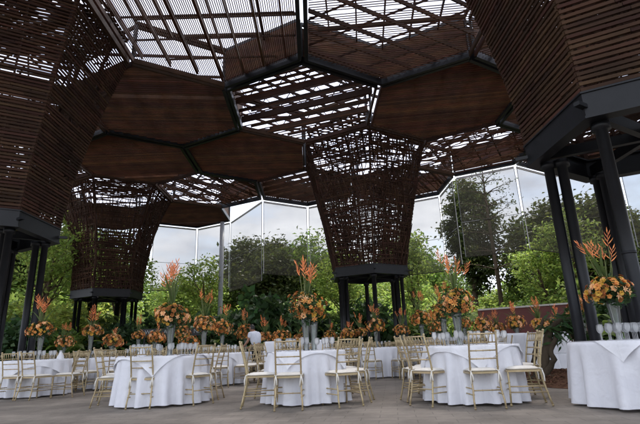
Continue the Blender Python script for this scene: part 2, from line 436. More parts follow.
        if kind == 'slat':
            ja = typ[3] if len(typ) > 3 else ang; lines(tm, cc, R_, ZT + .26, ja, .92, .05, .26 if ja == ang else .17, .02); lines(tm, cc, R_, ZT + .40, ang + 90 if ja == ang else 180 - ja, 1.25, .04, .07, .02)
            lines(tm, cc, R_, ZT + ROOFH - .16, ang + 90, 1.1, .06, .12); lines(tm, cc, R_, ZT + ROOFH - .30, ang, 1.84, .08, .16)
        elif kind == 'open':
            for q in range(-4, 5):
                n = U(ang + 90); d = U(ang); p = cc + n * (q * .82) + Vector((0, 0, ZT))
                cl = clip_line(Vector((cc.x, cc.y, ZT)), R_, p, d)
                if not cl: continue
                A, B = p + d * cl[0], p + d * cl[1]; L_ = (B - A).length; m_ = max(2, int(L_ / .62))
                tm.bar(A + Vector((0, 0, .18)), B + Vector((0, 0, .18)), .05, .13 if q % 2 else .30); tm.bar(A + Vector((0, 0, 1.05)), B + Vector((0, 0, 1.05)), .05, .10)
                if q % 2 == 0:
                    for i in range(m_):
                        s_, e_ = A.lerp(B, i / m_), A.lerp(B, (i + 1) / m_)
                        lo, hi = Vector((0, 0, .2)), Vector((0, 0, 1.03))
                        tm.bar(s_ + (lo if i % 2 else hi), e_ + (hi if i % 2 else lo), .03, .035)
            lines(tm, cc, R_, ZT + .42, ang + 62, .75, .05, .12, .05); lines(tm, cc, R_, ZT + ROOFH - .2, ang + 62, 1.5, .06, .12)
        elif kind == 'solid':
            lines(tm, cc, R_, ZT + .30, ang + 90, 1.1, .05, .2); lines(tm, cc, R_, ZT + ROOFH - .2, ang, 1.5, .06, .12)
        else:
            lines(tm, cc, R_, ZT + .35, 60, 1.15, .06, .2, .06); lines(tm, cc, R_, ZT + .55, 120, 1.2, .06, .18, .06); lines(tm, cc, R_, ZT + ROOFH - .2, 0, 1.3, .06, .12)
        tm.build('truss', M['wood2'], co)
        # the lattice itself
        lm = MB()
        if kind == 'slat':
            lines(lm, cc, R_, ZT + .10, ang, typ[2] if len(typ) > 2 else .10, .030, .018, .006, .015)
        elif kind == 'solid':
            lines(lm, cc, S * .95, ZT + .10, ang, .165, .040, .19, .010, .012)
        elif kind == 'open':
            lines(lm, cc, R_, ZT + .08, ang, .34, .042, .04, .06, .15)
        else:
            lines(lm, cc, R_, ZT + .08, ang, .30, .045, .05, .10, .12); 
            for _ in range(110):
                p = cc + U(random.uniform(0, 360), R_ * .86 * math.sqrt(random.random())); d = U(random.uniform(0, 360), random.uniform(.25, .75))
                lm.bar(p + d + Vector((0, 0, ZT + random.uniform(.0, .25))), p - d + Vector((0, 0, ZT + random.uniform(.0, .25))), .04, .04)
        lm.build('slats', M['wood'], co)
        # clad side walls up to the roof
        fm = MB(); q0 = hexpts(cc, S * .945, 0)
        for k in outer:
            a_, b_ = q0[k], q0[(k + 1) % 6]; n = 15
            for i in range(n):
                z = ZT + .22 + (ROOFH - .34) * (i + .5) / n
                fm.bar(a_ + Vector((0, 0, z)), b_ + Vector((0, 0, z + random.gauss(0, .004))), .03, (ROOFH - .34) / n * .95)
        if fm.v: fm.build('side_cladding', M['wood'], co)
        # roof sheet; the bare cell stops short of its near sides
        rm = MB(); z = ZT + ROOFH + .10
        rp = hexpts(cc, S * .955, z)
        if kind == 'open':
            rp = [p.copy() for p in rp]
            for k, dy in ((3, .22), (4, 1.0), (5, .22)): rp[k] = rp[k] + Vector((0, dy, 0))
        rm.poly(rp)
        rm.build('roof_sheet', M['roof'], co)
    return root

tower('R', 'canopy_tower', 'nearest slatted timber canopy tower, rising on steel columns behind the glass-laden table', 'slats',
      {120: ('slat', 174, .115, 30), 60: ('slat', 150, .14), 180: ('slat', 90, .075), 0: ('slat', 120), 240: ('slat', 0), 300: ('slat', 60)}, 1.5)
tower('FL', 'canopy_tower', 'dense slatted timber canopy tower at the left edge, flaring wide over the left tables', 'slats',
      {0: ('slat', 89, .070), 60: ('solid', 5), 120: ('slat', 30), 180: ('slat', 60), 240: ('slat', 90), 300: ('slat', 75, .072)}, 1.4)
tower('C', 'canopy_tower', 'central woven timber canopy tower standing alone among the tables in full view', 'twigs',
      {0: ('twig', 150), 60: ('twig', 60), 120: ('slat', 150, .15), 180: ('solid', 0), 240: ('open', 158), 300: ('solid', 172)}, 1.15)
tower('L', 'canopy_tower', 'farthest woven timber canopy tower, seen between the dense tower and the central one', 'twigs',
      {0: ('twig', 60), 60: ('solid', 0), 120: ('solid', 0), 180: ('solid', 0), 240: ('twig', 0), 300: ('solid', 178)}, 2.0)
tower('E', 'canopy_tower', 'canopy tower mostly out of view, its ceiling showing past the right columns', 'slats',
      {0: ('slat', 0), 60: ('slat', 30), 120: ('twig', 100), 180: ('slat', 160), 240: ('slat', 0), 300: ('slat', 60)}, 1.5)

# ================================================================== HANGING SHADE SCREENS along the far rim
def vert(key, cell, v): return TOW[key] + U(cell, CELLR) + U(v, S)
CHAIN = [('L', 60, 150), ('L', 60, 90), ('L', 60, 30), ('L', 0, 30), ('C', 120, 90), ('C', 120, 30), ('C', 60, 90), ('C', 60, 30), ('C', 0, 90), ('C', 0, 30), ('E', 120, 90), ('E', 120, 30), ('E', 60, 90), ('E', 60, 30)]
CP = [vert(*q) for q in CHAIN]
SLAB = ['leftmost pale grey mesh screen, hung beyond the farthest woven tower', 'mesh screen behind the tall orange heliconias of the left front table',
        'narrow mesh screen beside the grey mast, third from the left', 'wide mesh screen showing dark tree crowns, left of the central tower',
        'mesh screen with a tree trunk behind it, just left of the central tower', 'mesh screen mostly hidden behind the central woven tower', 'olive mesh screen just right of the central tower',
        'narrow dark mesh screen between the bright green gap and the wide screen', 'large mesh screen showing the round-crowned tree and bare branches',
        'mesh screen with white edges just left of the twin steel columns', 'tan mesh screen seen between the right steel columns', 'mesh screen at the right edge behind the thick steel column', 'mesh screen beyond the right edge columns']
for i in range(len(CP) - 1):
    a, b = CP[i], CP[i + 1]; zb = CH + (3.95 if i < 5 else 4.05) * SC + (.0, .0, -.35, .15, .1, .0, -.2, -.3, .05, .1, -.2, 0, 0)[i]
    r_ = empty('shade_screen', tuple((a + b) / 2)); tag(r_, SLAB[i], 'screen', 'mesh shade screens hung round the pavilion')
    o = (a + b) / 2; A, B = a - o, b - o; D = (B - A).normalized(); A = A + D * .10; B = B - D * (.10 if i not in (4, 7) else .55)
    nrm = D.cross(Vector((0, 0, 1)))
    pm = MB(); nx, nz = 10, 14
    for ix in range(nx + 1):
        for iz in range(nz + 1):
            u, w = ix / nx, iz / nz; z = zb + (ZS - zb) * w
            bow = math.sin(u * PI) * .10 * math.sin((1 - w) * 2.2) + .02 * math.sin(u * 14 + w * 3)
            pm.v.append(tuple(A.lerp(B, u) + nrm * bow + Vector((0, 0, z - (.07 * math.sin(u * PI) if iz == 0 else 0)))))
    for ix in range(nx):
        for iz in range(nz):
            q = ix * (nz + 1) + iz; pm.face((q, q + nz + 1, q + nz + 2, q + 1))
    pm.build('mesh_panel', M['screen'], r_, True)
    fm = MB(); fm.bar(A + Vector((0, 0, ZS)), B + Vector((0, 0, ZS)), .08, .12); fm.build('head_rail', M['white'], r_)
    for P in (A, B):
        e = MB(); e.bar(P + Vector((0, 0, zb)), P + Vector((0, 0, ZS - .085)), .035, .035, nrm); e.build('edge_batten', M['white'] if i % 3 != 2 else M['grey'], r_)
    hb = MB(); hb.bar(A + D * .04 + Vector((0, 0, zb - .02)), B - D * .04 + Vector((0, 0, zb - .02)), .035, .05); hb.build('hem_bar', M['steel'], r_)
    sm = MB(); sm.bar(A + nrm * .06 + Vector((0, 0, (zb + ZS) / 2 - .4)), B + nrm * .06 + Vector((0, 0, (zb + ZS) / 2 - .4)), .02, .03); sm.build('seam', M['grey'], r_)
# grey mast beside the left screens
p = CP[2] + Vector((-.55, -.8, 0)); mst = MB(); mst.tube([(0, 0, 0), (0, 0, 5), (0, 0, ZS - .1)], [.2, .19, .18], 12)
tag(mst.build('mast', M['grey'], None, True, tuple(p)), 'thick pale grey mast rising to the canopy rim among the left screens', 'mast')

# ================================================================== TABLES
TOPZ = .76
def cloth(R, seed, hem=.03):
    rnd = random.Random(seed); m = MB(); seg = 132; ph = [rnd.uniform(0, 6.28) for _ in range(5)]
    zs = [TOPZ, TOPZ, TOPZ, TOPZ - .012, TOPZ - .05, TOPZ - .14, TOPZ - .28, TOPZ - .42, TOPZ - .56, TOPZ - .67, hem]
    rs = [0.001, R * .6, R - .02, R, R + .012] + [None] * 6
    m.v.append((0, 0, TOPZ))
    for i in range(1, len(zs)):
        for k in range(seg):
            a = 2 * PI * k / seg
            if rs[i] is not None: r = rs[i]; z = zs[i]
            else:
                t = (TOPZ - zs[i]) / (TOPZ - hem)
                w = .55 * math.sin(16 * a + ph[0] + 1.1 * math.sin(3 * a + ph[1])) + .4 * math.sin(25 * a + ph[2] + .8 * math.sin(2 * a)) + .25 * math.sin(7 * a + ph[3])
                w = math.copysign(abs(w) ** .7, w) * .9
                r = R + .012 + .035 * t + .088 * t ** .75 * w; z = zs[i] + (.008 * math.sin(5 * a + ph[4]) if i == len(zs) - 1 else 0)
            m.v.append((r * math.cos(a), r * math.sin(a), z))
    for k in range(seg): m.face((0, 1 + k, 1 + (k + 1) % seg))
    for i in range(len(zs) - 2):
        for k in range(seg):
            a = 1 + i * seg + k; b = 1 + i * seg + (k + 1) % seg; m.face((a, a + seg, b + seg, b))
    return m
def topper(R, half, rot, off, seed):
    """square cloth laid over the round one, corners hanging"""
    rnd = random.Random(seed); m = MB(); n = 44; ph = rnd.uniform(0, 6)
    for i in range(n + 1):
        for j in range(n + 1):
            x = (i / n * 2 - 1) * half; y = (j / n * 2 - 1) * half
            X = x * math.cos(rot) - y * math.sin(rot) + off[0]; Y = x * math.sin(rot) + y * math.cos(rot) + off[1]
            rho = math.hypot(X, Y); a = math.atan2(Y, X); lim = R + .022
            if rho < lim - .01: m.v.append((X, Y, TOPZ + .006))
            else:
                d = rho - lim; rr = lim + .006 + min(.06, d * .16) + .024 * min(1, d * 4) * math.sin(17 * a + ph)
                rr = max(rr, lim + .01)
                m.v.append((rr * math.cos(a), rr * math.sin(a), TOPZ + .004 - max(0, d) * .985))
    for i in range(n):
        for j in range(n):
            q = i * (n + 1) + j; m.face((q, q + n + 1, q + n + 2, q + 1))
    return m

# ---- chiavari chair -------------------------------------------------
def bamboo(mb, pts, r, seg=8, knots=()):
    pts = [Vector(p) for p in pts]; mb.tube(pts, r, seg)
    for k in knots:
        q = k * (len(pts) - 1); i = min(int(q), len(pts) - 2); p = pts[i].lerp(pts[i + 1], q - i); d = (pts[i + 1] - pts[i]).normalized()
        mb.tube([p - d * .008, p - d * .003, p + d * .003, p + d * .008], [r * .9, r * 1.35, r * 1.35, r * .9], seg)
BW = .178; SWF = .195
def rear(sx, z):       # centre line of the rear posts (the chair faces +y)
    y = -.20 + (-.085 * ((.44 - z) / .44) ** 1.4 if z < .44 else -.11 * ((z - .44) / .48) ** 1.3)
    return Vector((sx * (BW + (.012 if z < .2 else 0) - .004 * z), y, z))
def rpost(sx): return [rear(sx, z) for z in (0, .1, .22, .34, .44, .56, .68, .80, .92)]
def make_chair(full=True):
    t = empty('chiavari_chair'); tag(t, 'x', 'chair')
    fr = MB(); 
    seatm = MB(); zs = .43
    P = [Vector((-SWF, .20, zs)), Vector((SWF, .20, zs)), Vector((BW, -.19, zs)), Vector((-BW, -.19, zs))]
    for k in range(4): seatm.bar(P[k], P[(k + 1) % 4], .026, .026)
    seatm.poly([p + Vector((0, 0, .005)) for p in P])
    cm = MB(); n = 10; hw = .195
    for i in range(n + 1):
        for j in range(n + 1):
            u, v = i / n * 2 - 1, j / n * 2 - 1
            w = hw + .012 * v; x = u * w * (1 - .05 * abs(v) ** 6); y = v * .20 * (1 - .05 * abs(u) ** 6)
            cm.v.append((x, y, zs + .026 + .030 * (1 - abs(u) ** 4) ** .5 * (1 - abs(v) ** 4) ** .5))
    b0 = len(cm.v)
    for i in range(n):
        for j in range(n):
            q = i * (n + 1) + j; cm.face((q, q + n + 1, q + n + 2, q + 1))
    edge = [i * (n + 1) for i in range(n + 1)] + [n * (n + 1) + j for j in range(1, n + 1)] + [i * (n + 1) + n for i in range(n - 1, -1, -1)] + [j for j in range(n - 1, 0, -1)]
    for e in edge: cm.v.append((cm.v[e][0] * .98, cm.v[e][1] * .98, zs + .018))
    for i in range(len(edge)):
        j = (i + 1) % len(edge); cm.face((edge[i], edge[j], b0 + j, b0 + i))
    def tie(sx):
        tm = MB(); p = rear(sx, .45) + Vector((0, -.018, 0))
        tm.tube([p + Vector((-.02, .03, .01)), p + Vector((0, -.004, .0)), p + Vector((.02, .03, .01))], .008, 5)
        for dx, l in ((-.012, .15), (.014, .12)):
            tm.tube([p, p + Vector((dx, -.014, -l * .5)), p + Vector((dx * 1.8 * (1 if sx > 0 else .6), -.012, -l))], [.007, .009, .011], 5)
        return tm
    def fleg(sx):
        m = MB(); bamboo(m, [(sx * SWF, .20, zs), (sx * (SWF + .003), .205, .2), (sx * (SWF + .006), .215, 0)], .0125, 8, (.3, .62, .95)); return m
    def rleg(sx):
        m = MB(); bamboo(m, rpost(sx), .0125, 8, (.02, .2, .36, .56, .7, .84)); m.lathe([(0.0001, .945), (.013, .94), (.017, .928), (.012, .918)], 8, (rear(sx, .92).x, rear(sx, .92).y, 0)); return m
    def rail(z, r=.0088):
        m = MB(); a, b = rear(-1, z), rear(1, z); bamboo(m, [a, a.lerp(b, .5) + Vector((0, -.012, 0)), b], r, 7, (.25, .5, .75)); return m
    def spin(f):
        m = MB(); a, b = rear(-1, .80).lerp(rear(1, .80), f), rear(-1, .905).lerp(rear(1, .905), f); c = Vector((0, -.012 * 4 * f * (1 - f), 0)); m.tube([a + c, b + c], .0068, 6); return m
    def stret(a, b):
        m = MB(); bamboo(m, [a, b], .0085, 7, (.33, .67)); return m
    def fl(sx, z): return Vector((sx * (SWF + .004), .207, z))
    sts = [(fl(-1, .20), fl(1, .20)), (fl(-1, .27), fl(1, .27)), (fl(-1, .17), rear(-1, .17)), (fl(1, .17), rear(1, .17)), (fl(-1, .24), rear(-1, .24)), (fl(1, .24), rear(1, .24)), (rear(-1, .22), rear(1, .22))]
    if full:
        seatm.build('seat', M['gold'], t); cu = cm.build('cushion', M['cushion'], t, True)
        for s in (-1, 1): tie(s).build('tie', M['cushion'], cu, True)
        for s in (-1, 1): fleg(s).build('leg', M['gold'], t, True); rleg(s).build('leg', M['gold'], t, True)
        rail(.905, .0105).build('crest_rail', M['gold'], t, True)
        for z in (.80, .70, .60): rail(z).build('back_rail', M['gold'], t, True)
        for i in range(6): spin((i + 1) / 7).build('spindle', M['gold'], t, True)
        for a, b in sts: stret(a, b).build('stretcher', M['gold'], t, True)
    else:
        for s in (-1, 1): seatm.add(fleg(s)); seatm.add(rleg(s)); cm.add(tie(s))
        for a, b in sts: seatm.add(stret(a, b))
        bk = rail(.905, .0105)
        for z in (.80, .70, .60): bk.add(rail(z))
        for i in range(6): bk.add(spin((i + 1) / 7))
        seatm.build('frame', M['gold'], t, True); cm.build('cushion', M['cushion'], t, True); bk.build('backrest', M['gold'], t, True)
    KIDS[t.name] = list(t.children)
    for ch in t.children: KIDS[ch.name] = list(ch.children)
    return t
def make_covered():
    """chair wrapped in a white slip cover"""
    t = empty('covered_chair'); tag(t, 'x', 'chair')
    b = MB(); n = 8
    def ring(z, x0, y0, y1, bulge=0):
        pts = []
        for u in range(n): pts.append((-x0 + 2 * x0 * u / n, y0, z))
        for u in range(n): pts.append((x0, y0 + (y1 - y0) * u / n, z))
        for u in range(n): pts.append((x0 - 2 * x0 * u / n, y1, z))
        for u in range(n): pts.append((-x0, y1 + (y0 - y1) * u / n, z))
        return [(p[0] * (1 + bulge * random.uniform(-1, 1)), p[1] + bulge * random.uniform(-.3, .3), p[2]) for p in pts]
    def loft(m, rings):
        L_ = len(rings[0]); n0 = len(m.v)
        for r in rings: m.v += r
        for i in range(len(rings) - 1):
            for k in range(L_): m.face((n0 + i * L_ + k, n0 + i * L_ + (k + 1) % L_, n0 + (i + 1) * L_ + (k + 1) % L_, n0 + (i + 1) * L_ + k))
        m.face(tuple(n0 + (len(rings) - 1) * L_ + k for k in range(L_)))
    loft(b, [ring(.46, .20, -.27, -.17), ring(.6, .20, -.28, -.20), ring(.8, .205, -.31, -.24), ring(.93, .20, -.325, -.26), ring(.985, .185, -.325, -.275), ring(1.0, .15, -.315, -.285)])
    b.build('back_cover', M['cover'], t, True)
    s = MB(); loft(s, [ring(.02, .235, -.30, .25, .03), ring(.2, .22, -.285, .235, .02), ring(.4, .205, -.27, .22), ring(.455, .20, -.262, .215), ring(.47, .18, -.24, .19)])
    s.build('seat_skirt', M['cover'], t, True)
    KIDS[t.name] = list(t.children)
    for ch in t.children: KIDS[ch.name] = []
    return t
FULL = make_chair(True); FAR = make_chair(False); COV = make_covered()
used = set()
def place(proto, x, y, face, label, group=None):
    """face: plan direction (dx, dy) the sitter looks"""
    c = proto if proto.name not in used else copy_tree(proto)
    used.add(proto.name) if c is proto else None
    c.location = (x, y, 0); c.rotation_euler = (0, 0, math.atan2(face[1], face[0]) - PI / 2)
    c['label'] = label
    if group: c['group'] = group
    return c

# ---- wine glass, vase, flowers ---------------------------------------
gm = MB(); gm.lathe([(.032, 0), (.032, .003), (.006, .008), (.0045, .03), (.0045, .082), (.013, .09), (.029, .108), (.036, .130), (.0355, .152), (.030, .192), (.029, .192), (.034, .152), (.0345, .13), (.028, .110), (.005, .094)], 14)
GLASS = gm.mesh('wine_glass', M['glass'], True)
def glasses(cx, cy, spots, label, group):
    for (dx, dy) in spots:
        o = obj('wine_glass', GLASS, None, (cx + dx, cy + dy, TOPZ + .011)); tag(o, label, 'wine glass', group)
        o.rotation_euler = (0, 0, random.uniform(0, 6.28)); o.scale = (1, 1, random.uniform(.94, 1.06))

def vase_mb(h, rb, rt):
    m = MB(); pr = [(.0001, .0), (rb + .012, 0), (rb + .012, .012)] + [(rb + (rt - rb) * (i / 8) ** 1.7, .02 + (h - .02) * i / 8) for i in range(9)]
    pr += [(r - .006, z) for r, z in pr[:2:-1]]
    m.lathe(pr, 18); return m
def blossom(kind, size):
    m = MB()
    def petal(a, l, w, tilt, base):
        d = Vector((math.cos(a), math.sin(a), 0)); s = Vector((-math.sin(a), math.cos(a), 0)); z = Vector((0, 0, 1))
        p0 = d * base; p1 = d * (base + l * .55 * math.cos(tilt)) + z * (l * .55 * math.sin(tilt)); p2 = d * (base + l * math.cos(tilt * .6)) + z * (l * math.sin(tilt * .8))
        n = len(m.v); m.v += [tuple(q * size) for q in (p0 - s * w * .3, p0 + s * w * .3, p1 + s * w, p1 - s * w, p2 + s * w * .45, p2 - s * w * .45)]
        m.face((n, n + 1, n + 2, n + 3)); m.face((n + 3, n + 2, n + 4, n + 5))
    if kind == 'rose':
        for ring_, (cnt, l, w, tl) in enumerate(((5, 1.0, .42, .25), (5, .85, .40, .75), (4, .6, .34, 1.15), (3, .4, .22, 1.4))):
            for k in range(cnt): petal(2 * PI * k / cnt + ring_ * .5, l, w, tl, .08)
    else:
        for k in range(6): petal(2 * PI * k / 6, 1.25, .26, .55 if k % 2 else .4, .06)
        for k in range(5): m.tube([(0, 0, .1 * size), (.25 * size * math.cos(k * 1.26), .25 * size * math.sin(k * 1.26), .6 * size)], .03 * size, 4)
    return m
BL = {}
for k_, mt in (('rose', 'orange'), ('rose', 'peach'), ('rose', 'rust'), ('rose', 'amber'), ('lily', 'orange'), ('lily', 'peach')):
    BL[(k_, mt)] = (blossom(k_, .040 if k_ == 'rose' else .037), M[mt])
BLM = {k: v[0].mesh(k[0] + '_blossom', v[1]) for k, v in BL.items()}
def heliconia(m, base, top, rnd, spread, big=1.0):
    """stem + fan of pointed bracts; material 0 stem, 1 bracts"""
    base, top = Vector(base), Vector(top); mid = base.lerp(top, .5) + Vector((rnd.uniform(-.02, .02), rnd.uniform(-.02, .02), 0))
    m.cur = 0; m.tube([base, mid, top], [.008, .007, .005], 6); m.cur = 1
    ax = (top - mid + Vector((rnd.uniform(-.05, .05), rnd.uniform(-.05, .05), 0))).normalized(); h = .25 * big; a0 = rnd.uniform(0, 6.28); sd_ = Vector((math.cos(a0), math.sin(a0), 0)); prev = top
    for k in range(7):                       # bracts alternate along a zigzag rachis
        t = k / 6; sg_ = 1 if k % 2 else -1; p = top + ax * h * t * .85 + sd_ * sg_ * .006
        m.tube([prev, p], .004 * big, 4, False); prev = p
        d = (ax * (.75 + .6 * t) + sd_ * sg_ * (.85 - .35 * t) + Vector((rnd.uniform(-.25, .25), rnd.uniform(-.25, .25), 0))).normalized(); L_ = h * rnd.uniform(.36, .56) * (1 - .45 * t)
        m.tube([p, p + d * L_ * .35, p + d * L_ * .75 + ax * L_ * .06, p + d * L_ + ax * L_ * .2], [.004 * big, .0085 * big, .005 * big, .0008], 5, False)
def blade(m, base, tip, bend, w, rnd):
    base, tip = Vector(base), Vector(tip); n = len(m.v); s = (tip - base).cross(Vector((rnd.uniform(-1, 1), rnd.uniform(-1, 1), .2))).normalized(); N = 7
    for i in range(N + 1):
        t = i / N; p = base.lerp(tip, t) + Vector(bend) * (4 * t * (1 - t)); ww = w * (.5 + .7 * math.sin(PI * min(1, t * .9 + .1))) * (1 - t ** 3)
        m.v += [tuple(p - s * ww), tuple(p + s * ww + Vector((0, 0, .004)))]
    for i in range(N): q = n + 2 * i; m.face((q, q + 1, q + 3, q + 2))
def arrangement(loc, R, vh, plume, seed, near, label, blades=3, stems=5, mix=None, squash=.8, lean=(0, 0), big=1.0, rust=.25):
    rnd = random.Random(seed); rng = np.random.default_rng(seed); x, y = loc; vh *= 1.08; zc = TOPZ + .012 + vh + R * squash * .55
    root = empty('flower_arrangement', (x, y, 0)); tag(root, label, 'flowers', 'orange flower centrepieces')
    # greenery inside the ball
    n = 700 if near else 300; p = rng.normal(size=(n, 3)); p /= np.linalg.norm(p, axis=1)[:, None]; p *= (rng.random(n) ** .4)[:, None] * R * 1.08; p[:, 2] *= squash; p[:, 2] += zc
    v, f = leaf_quads(p, R * .30, rng, .3, .4)
    fol = obj('foliage', np_mesh('foliage', [(v, f, 0)], [M['leaf_dark']]), root)
    kinds = list(BLM); wts = [.38, .22, rust + .15, .26, .14, .10]
    cnt = 92 if near else 70; far_parts = {}
    for i in range(cnt):
        zz = 1 - (i + .5) / cnt * 1.55; rr_ = math.sqrt(max(0, 1 - zz * zz)); a = i * 2.39996 + rnd.uniform(-.25, .25)
        nrm = Vector((rr_ * math.cos(a), rr_ * math.sin(a), zz)); q = R * rnd.uniform(.78, 1.16)
        if rnd.random() < .10: q *= 1.18
        pos = Vector((nrm.x * q, nrm.y * q, nrm.z * q * squash + zc)) + Vector((lean[0], lean[1], 0)) * (.5 - zz) * .2
        k = rnd.choices(kinds, wts)[0]; sca = (R / .27) ** .6 * rnd.uniform(.75, 1.25) * (1 if near else 1.15)
        rot = nrm.to_track_quat('Z', 'Y').to_matrix().to_4x4() @ Matrix.Rotation(rnd.uniform(0, 6), 4, 'Z')
        mat = Matrix.Translation(pos) @ rot @ Matrix.Scale(sca, 4)
        if near:
            o = obj(k[0] + '_blossom', BLM[k], root); o.matrix_local = mat
        else:
            far_parts.setdefault(k[1], MB()).add(BL[k][0], mat)
    for mt, mb_ in far_parts.items(): mb_.build('blossoms', M[mt], root)
    stems = stems + (4 if near else 3) if stems > 1 else stems; blades += 3 if blades else 0
    for i in range(stems):
        a = rnd.uniform(0, 6.28); sp = rnd.uniform(.02, .15) * (plume / .75); h = plume * rnd.uniform(.66, 1.0) - .16 * big
        hm = MB(); b0 = (rnd.uniform(-.03, .03), rnd.uniform(-.03, .03), zc); 
        heliconia(hm, b0, (sp * math.cos(a) + lean[0] * .15, sp * math.sin(a) + lean[1] * .15, zc + max(.15, h)), rnd, 1.0, big)
        hm.build('heliconia_stem', [M['stemg'], M['helico']], root)
    for i in range(blades):
        a = rnd.uniform(0, 6.28); h = plume * rnd.uniform(.55, .95); o_ = rnd.uniform(.12, .38)
        bm_ = MB(); blade(bm_, (0, 0, zc + .02), (o_ * math.cos(a) + lean[0] * .3, o_ * math.sin(a) + lean[1] * .3, zc + h), (math.cos(a) * -.05, math.sin(a) * -.05, .03), .017, rnd); bm_.build('leaf_blade', M['blade'], root)
    # stems down inside the vase
    sm = MB()
    for i in range(7): sm.tube([(rnd.uniform(-.03, .03), rnd.uniform(-.03, .03), TOPZ + .05), (rnd.uniform(-.05, .05), rnd.uniform(-.05, .05), zc - R * .2)], .006, 4)
    sm.build('stems', M['stemg'], root)
    return root
def vase(loc, h, label, rb=.045, rt=.088):
    o = vase_mb(h * 1.08, rb, rt).build('vase', M['vase'], None, True, (loc[0], loc[1], TOPZ + .011)); tag(o, label, 'vase', 'glass vases under the flower centrepieces'); return o

def ringspots(r, n, a0=0, j=.02): return [(r * math.cos(a0 + 2 * PI * k / n) + random.uniform(-j, j), r * math.sin(a0 + 2 * PI * k / n) + random.uniform(-j, j)) for k in range(n)]

# ---- the dressed tables ----------------------------------------------
# key: (x, y, R, name phrase)
TAB = {
 'T1': (at(163, 7.62), dep(7.62), .74, 'the left of the three front tables'), 'T2': (at(306, 7.02), dep(7.02), .60, 'the middle front table'), 'T3': (at(473, 6.48), dep(6.48), .65, 'the right of the three front tables'),
 'A': (at(34, 10.0), dep(10.0), .70, 'the table at the far left edge'), 'B': (at(88, 13.4), dep(13.4), .68, 'the table behind the far left one'), 'Cc': (at(137, 17.5), dep(17.5), .7, 'the small distant table before the farthest tower'),
 'D': (at(112, 11.6), dep(11.6), .66, 'the table behind the front table with the torn topper'), 'E': (at(216, 11.5), dep(11.5), .72, 'the table between the two left front tables'), 'Ff': (at(226, 14.6), dep(14.6), .7, 'the second table back in the left gap'),
 'G': (at(248, 19.0), dep(19.0), .7, 'the table beside the waiter'), 'I': (at(300, 12.4), dep(12.4), .72, 'the table behind the middle front table'),
 'J': (at(378, 15.6), dep(15.6), .72, 'the table before the central tower'), 'K': (at(404, 18.2), dep(18.2), .7, 'the table right of the central tower'), 'L': (at(348, 19.0), dep(19.0), .7, 'the table under the central tower'),
 'N': (at(424, 14.4), dep(14.4), .72, 'the table right of the tower table'), 'O': (at(456, 11.0), dep(11.0), .75, 'the table full of glasses behind the right front table'),
 'P': (at(500, 14.6), dep(14.6), .75, 'the table before the oxblood wall'), 'W': (at(388, 12.2), dep(12.2), .70, 'the aisle table behind the middle front one'), 'X': (at(172, 14.2), dep(14.2), .70, 'the table behind the left front flowers'), 'Y': (at(28, 14.4), dep(14.4), .70, 'the second table back at the far left'),
 'V': (at(546, 13.2), dep(13.2), .75, 'the covered-chair table beside the driftwood'),
}
TLAB = {
 'T1': 'white floor-length cloth on the left front table, topper pulled aside', 'T2': 'white floor-length cloth on the middle front table', 'T3': 'white floor-length cloth on the right front table beside the driftwood',
 'A': 'white cloth on the table at the far left edge', 'B': 'white cloth on the table behind the far left one', 'Cc': 'white cloth on the tiny distant table before the farthest tower', 'D': 'white cloth half hidden by chairs behind the left front table',
 'E': 'white cloth in the gap between the left and middle front tables', 'Ff': 'white cloth second row back in the left gap', 'G': 'distant white cloth beside the waiter', 'I': 'white cloth directly behind the middle front table',
 'J': 'white cloth showing in the gap before the central tower', 'K': 'distant white cloth right of the central tower columns', 'L': 'distant white cloth under the central tower', 'N': 'white cloth right of the one before the central tower',
 'O': 'white cloth crowded with glasses behind the right front table', 'P': 'white cloth before the oxblood wall', 'W': 'white cloth in the aisle gap right of the middle front table', 'X': 'white cloth showing behind the left front flowers', 'Y': 'white cloth second row back at the far left',
 'V': 'white cloth among covered chairs beside the driftwood'}
FARTAB = [(300, 21.0), (332, 22.6), (440, 19.6), (468, 18.2), (282, 16.4), (62, 18.6), (112, 20.6), (182, 18.4)]
for i, (px, d) in enumerate(FARTAB):
    TAB['far%d' % i] = (at(px, d), dep(d), .68, 'a distant table in the back rows'); TLAB['far%d' % i] = 'small distant white cloth in the back rows'
for i, (k, (x, y, R, ph)) in enumerate(TAB.items()):
    o = cloth(R, 30 + i).build('tablecloth', M['cloth'], None, True, (x, y, 0)); tag(o, TLAB[k], 'tablecloth', 'white round tablecloths')
for k, half, rot, off, lab in (('T1', .72, .95, (-.04, -.06), 'white square topper draped askew over the left front table'), ('T2', .60, .35, (.03, -.05), 'white square topper over the middle front table'),
                          ('T3', .68, .70, (-.04, -.05), 'white square topper with a corner hanging on the right front table'), ('A', .78, .6, (0.05, -.05), 'white square topper on the far left table'),
                          ('E', .78, .3, (0, 0), 'white square topper between the left and middle front tables'), ('J', .76, .78, (0, 0), 'white square topper before the central tower'), ('O', .80, .2, (0, 0), 'white square topper under the crowd of glasses')):
    x, y, R, ph = TAB[k]; o = topper(R, half, rot, off, len(lab)).build('table_topper', M['topper'], None, True, (x, y, 0)); tag(o, lab, 'tablecloth', 'square white toppers')

# big table at the right edge
QX, QY, QR = at(662, 5.55), dep(5.55), 1.0
tag(cloth(QR, 77).build('tablecloth', M['cloth'], None, True, (QX, QY, 0)), 'large white floor-length cloth cut by the right picture edge', 'tablecloth', 'white round tablecloths')
tag(topper(QR, .85, rad(-8), (-.05, -.03), 5).build('table_topper', M['topper'], None, True, (QX, QY, 0)), 'white square topper with pointed corner on the right edge table', 'tablecloth', 'square white toppers')

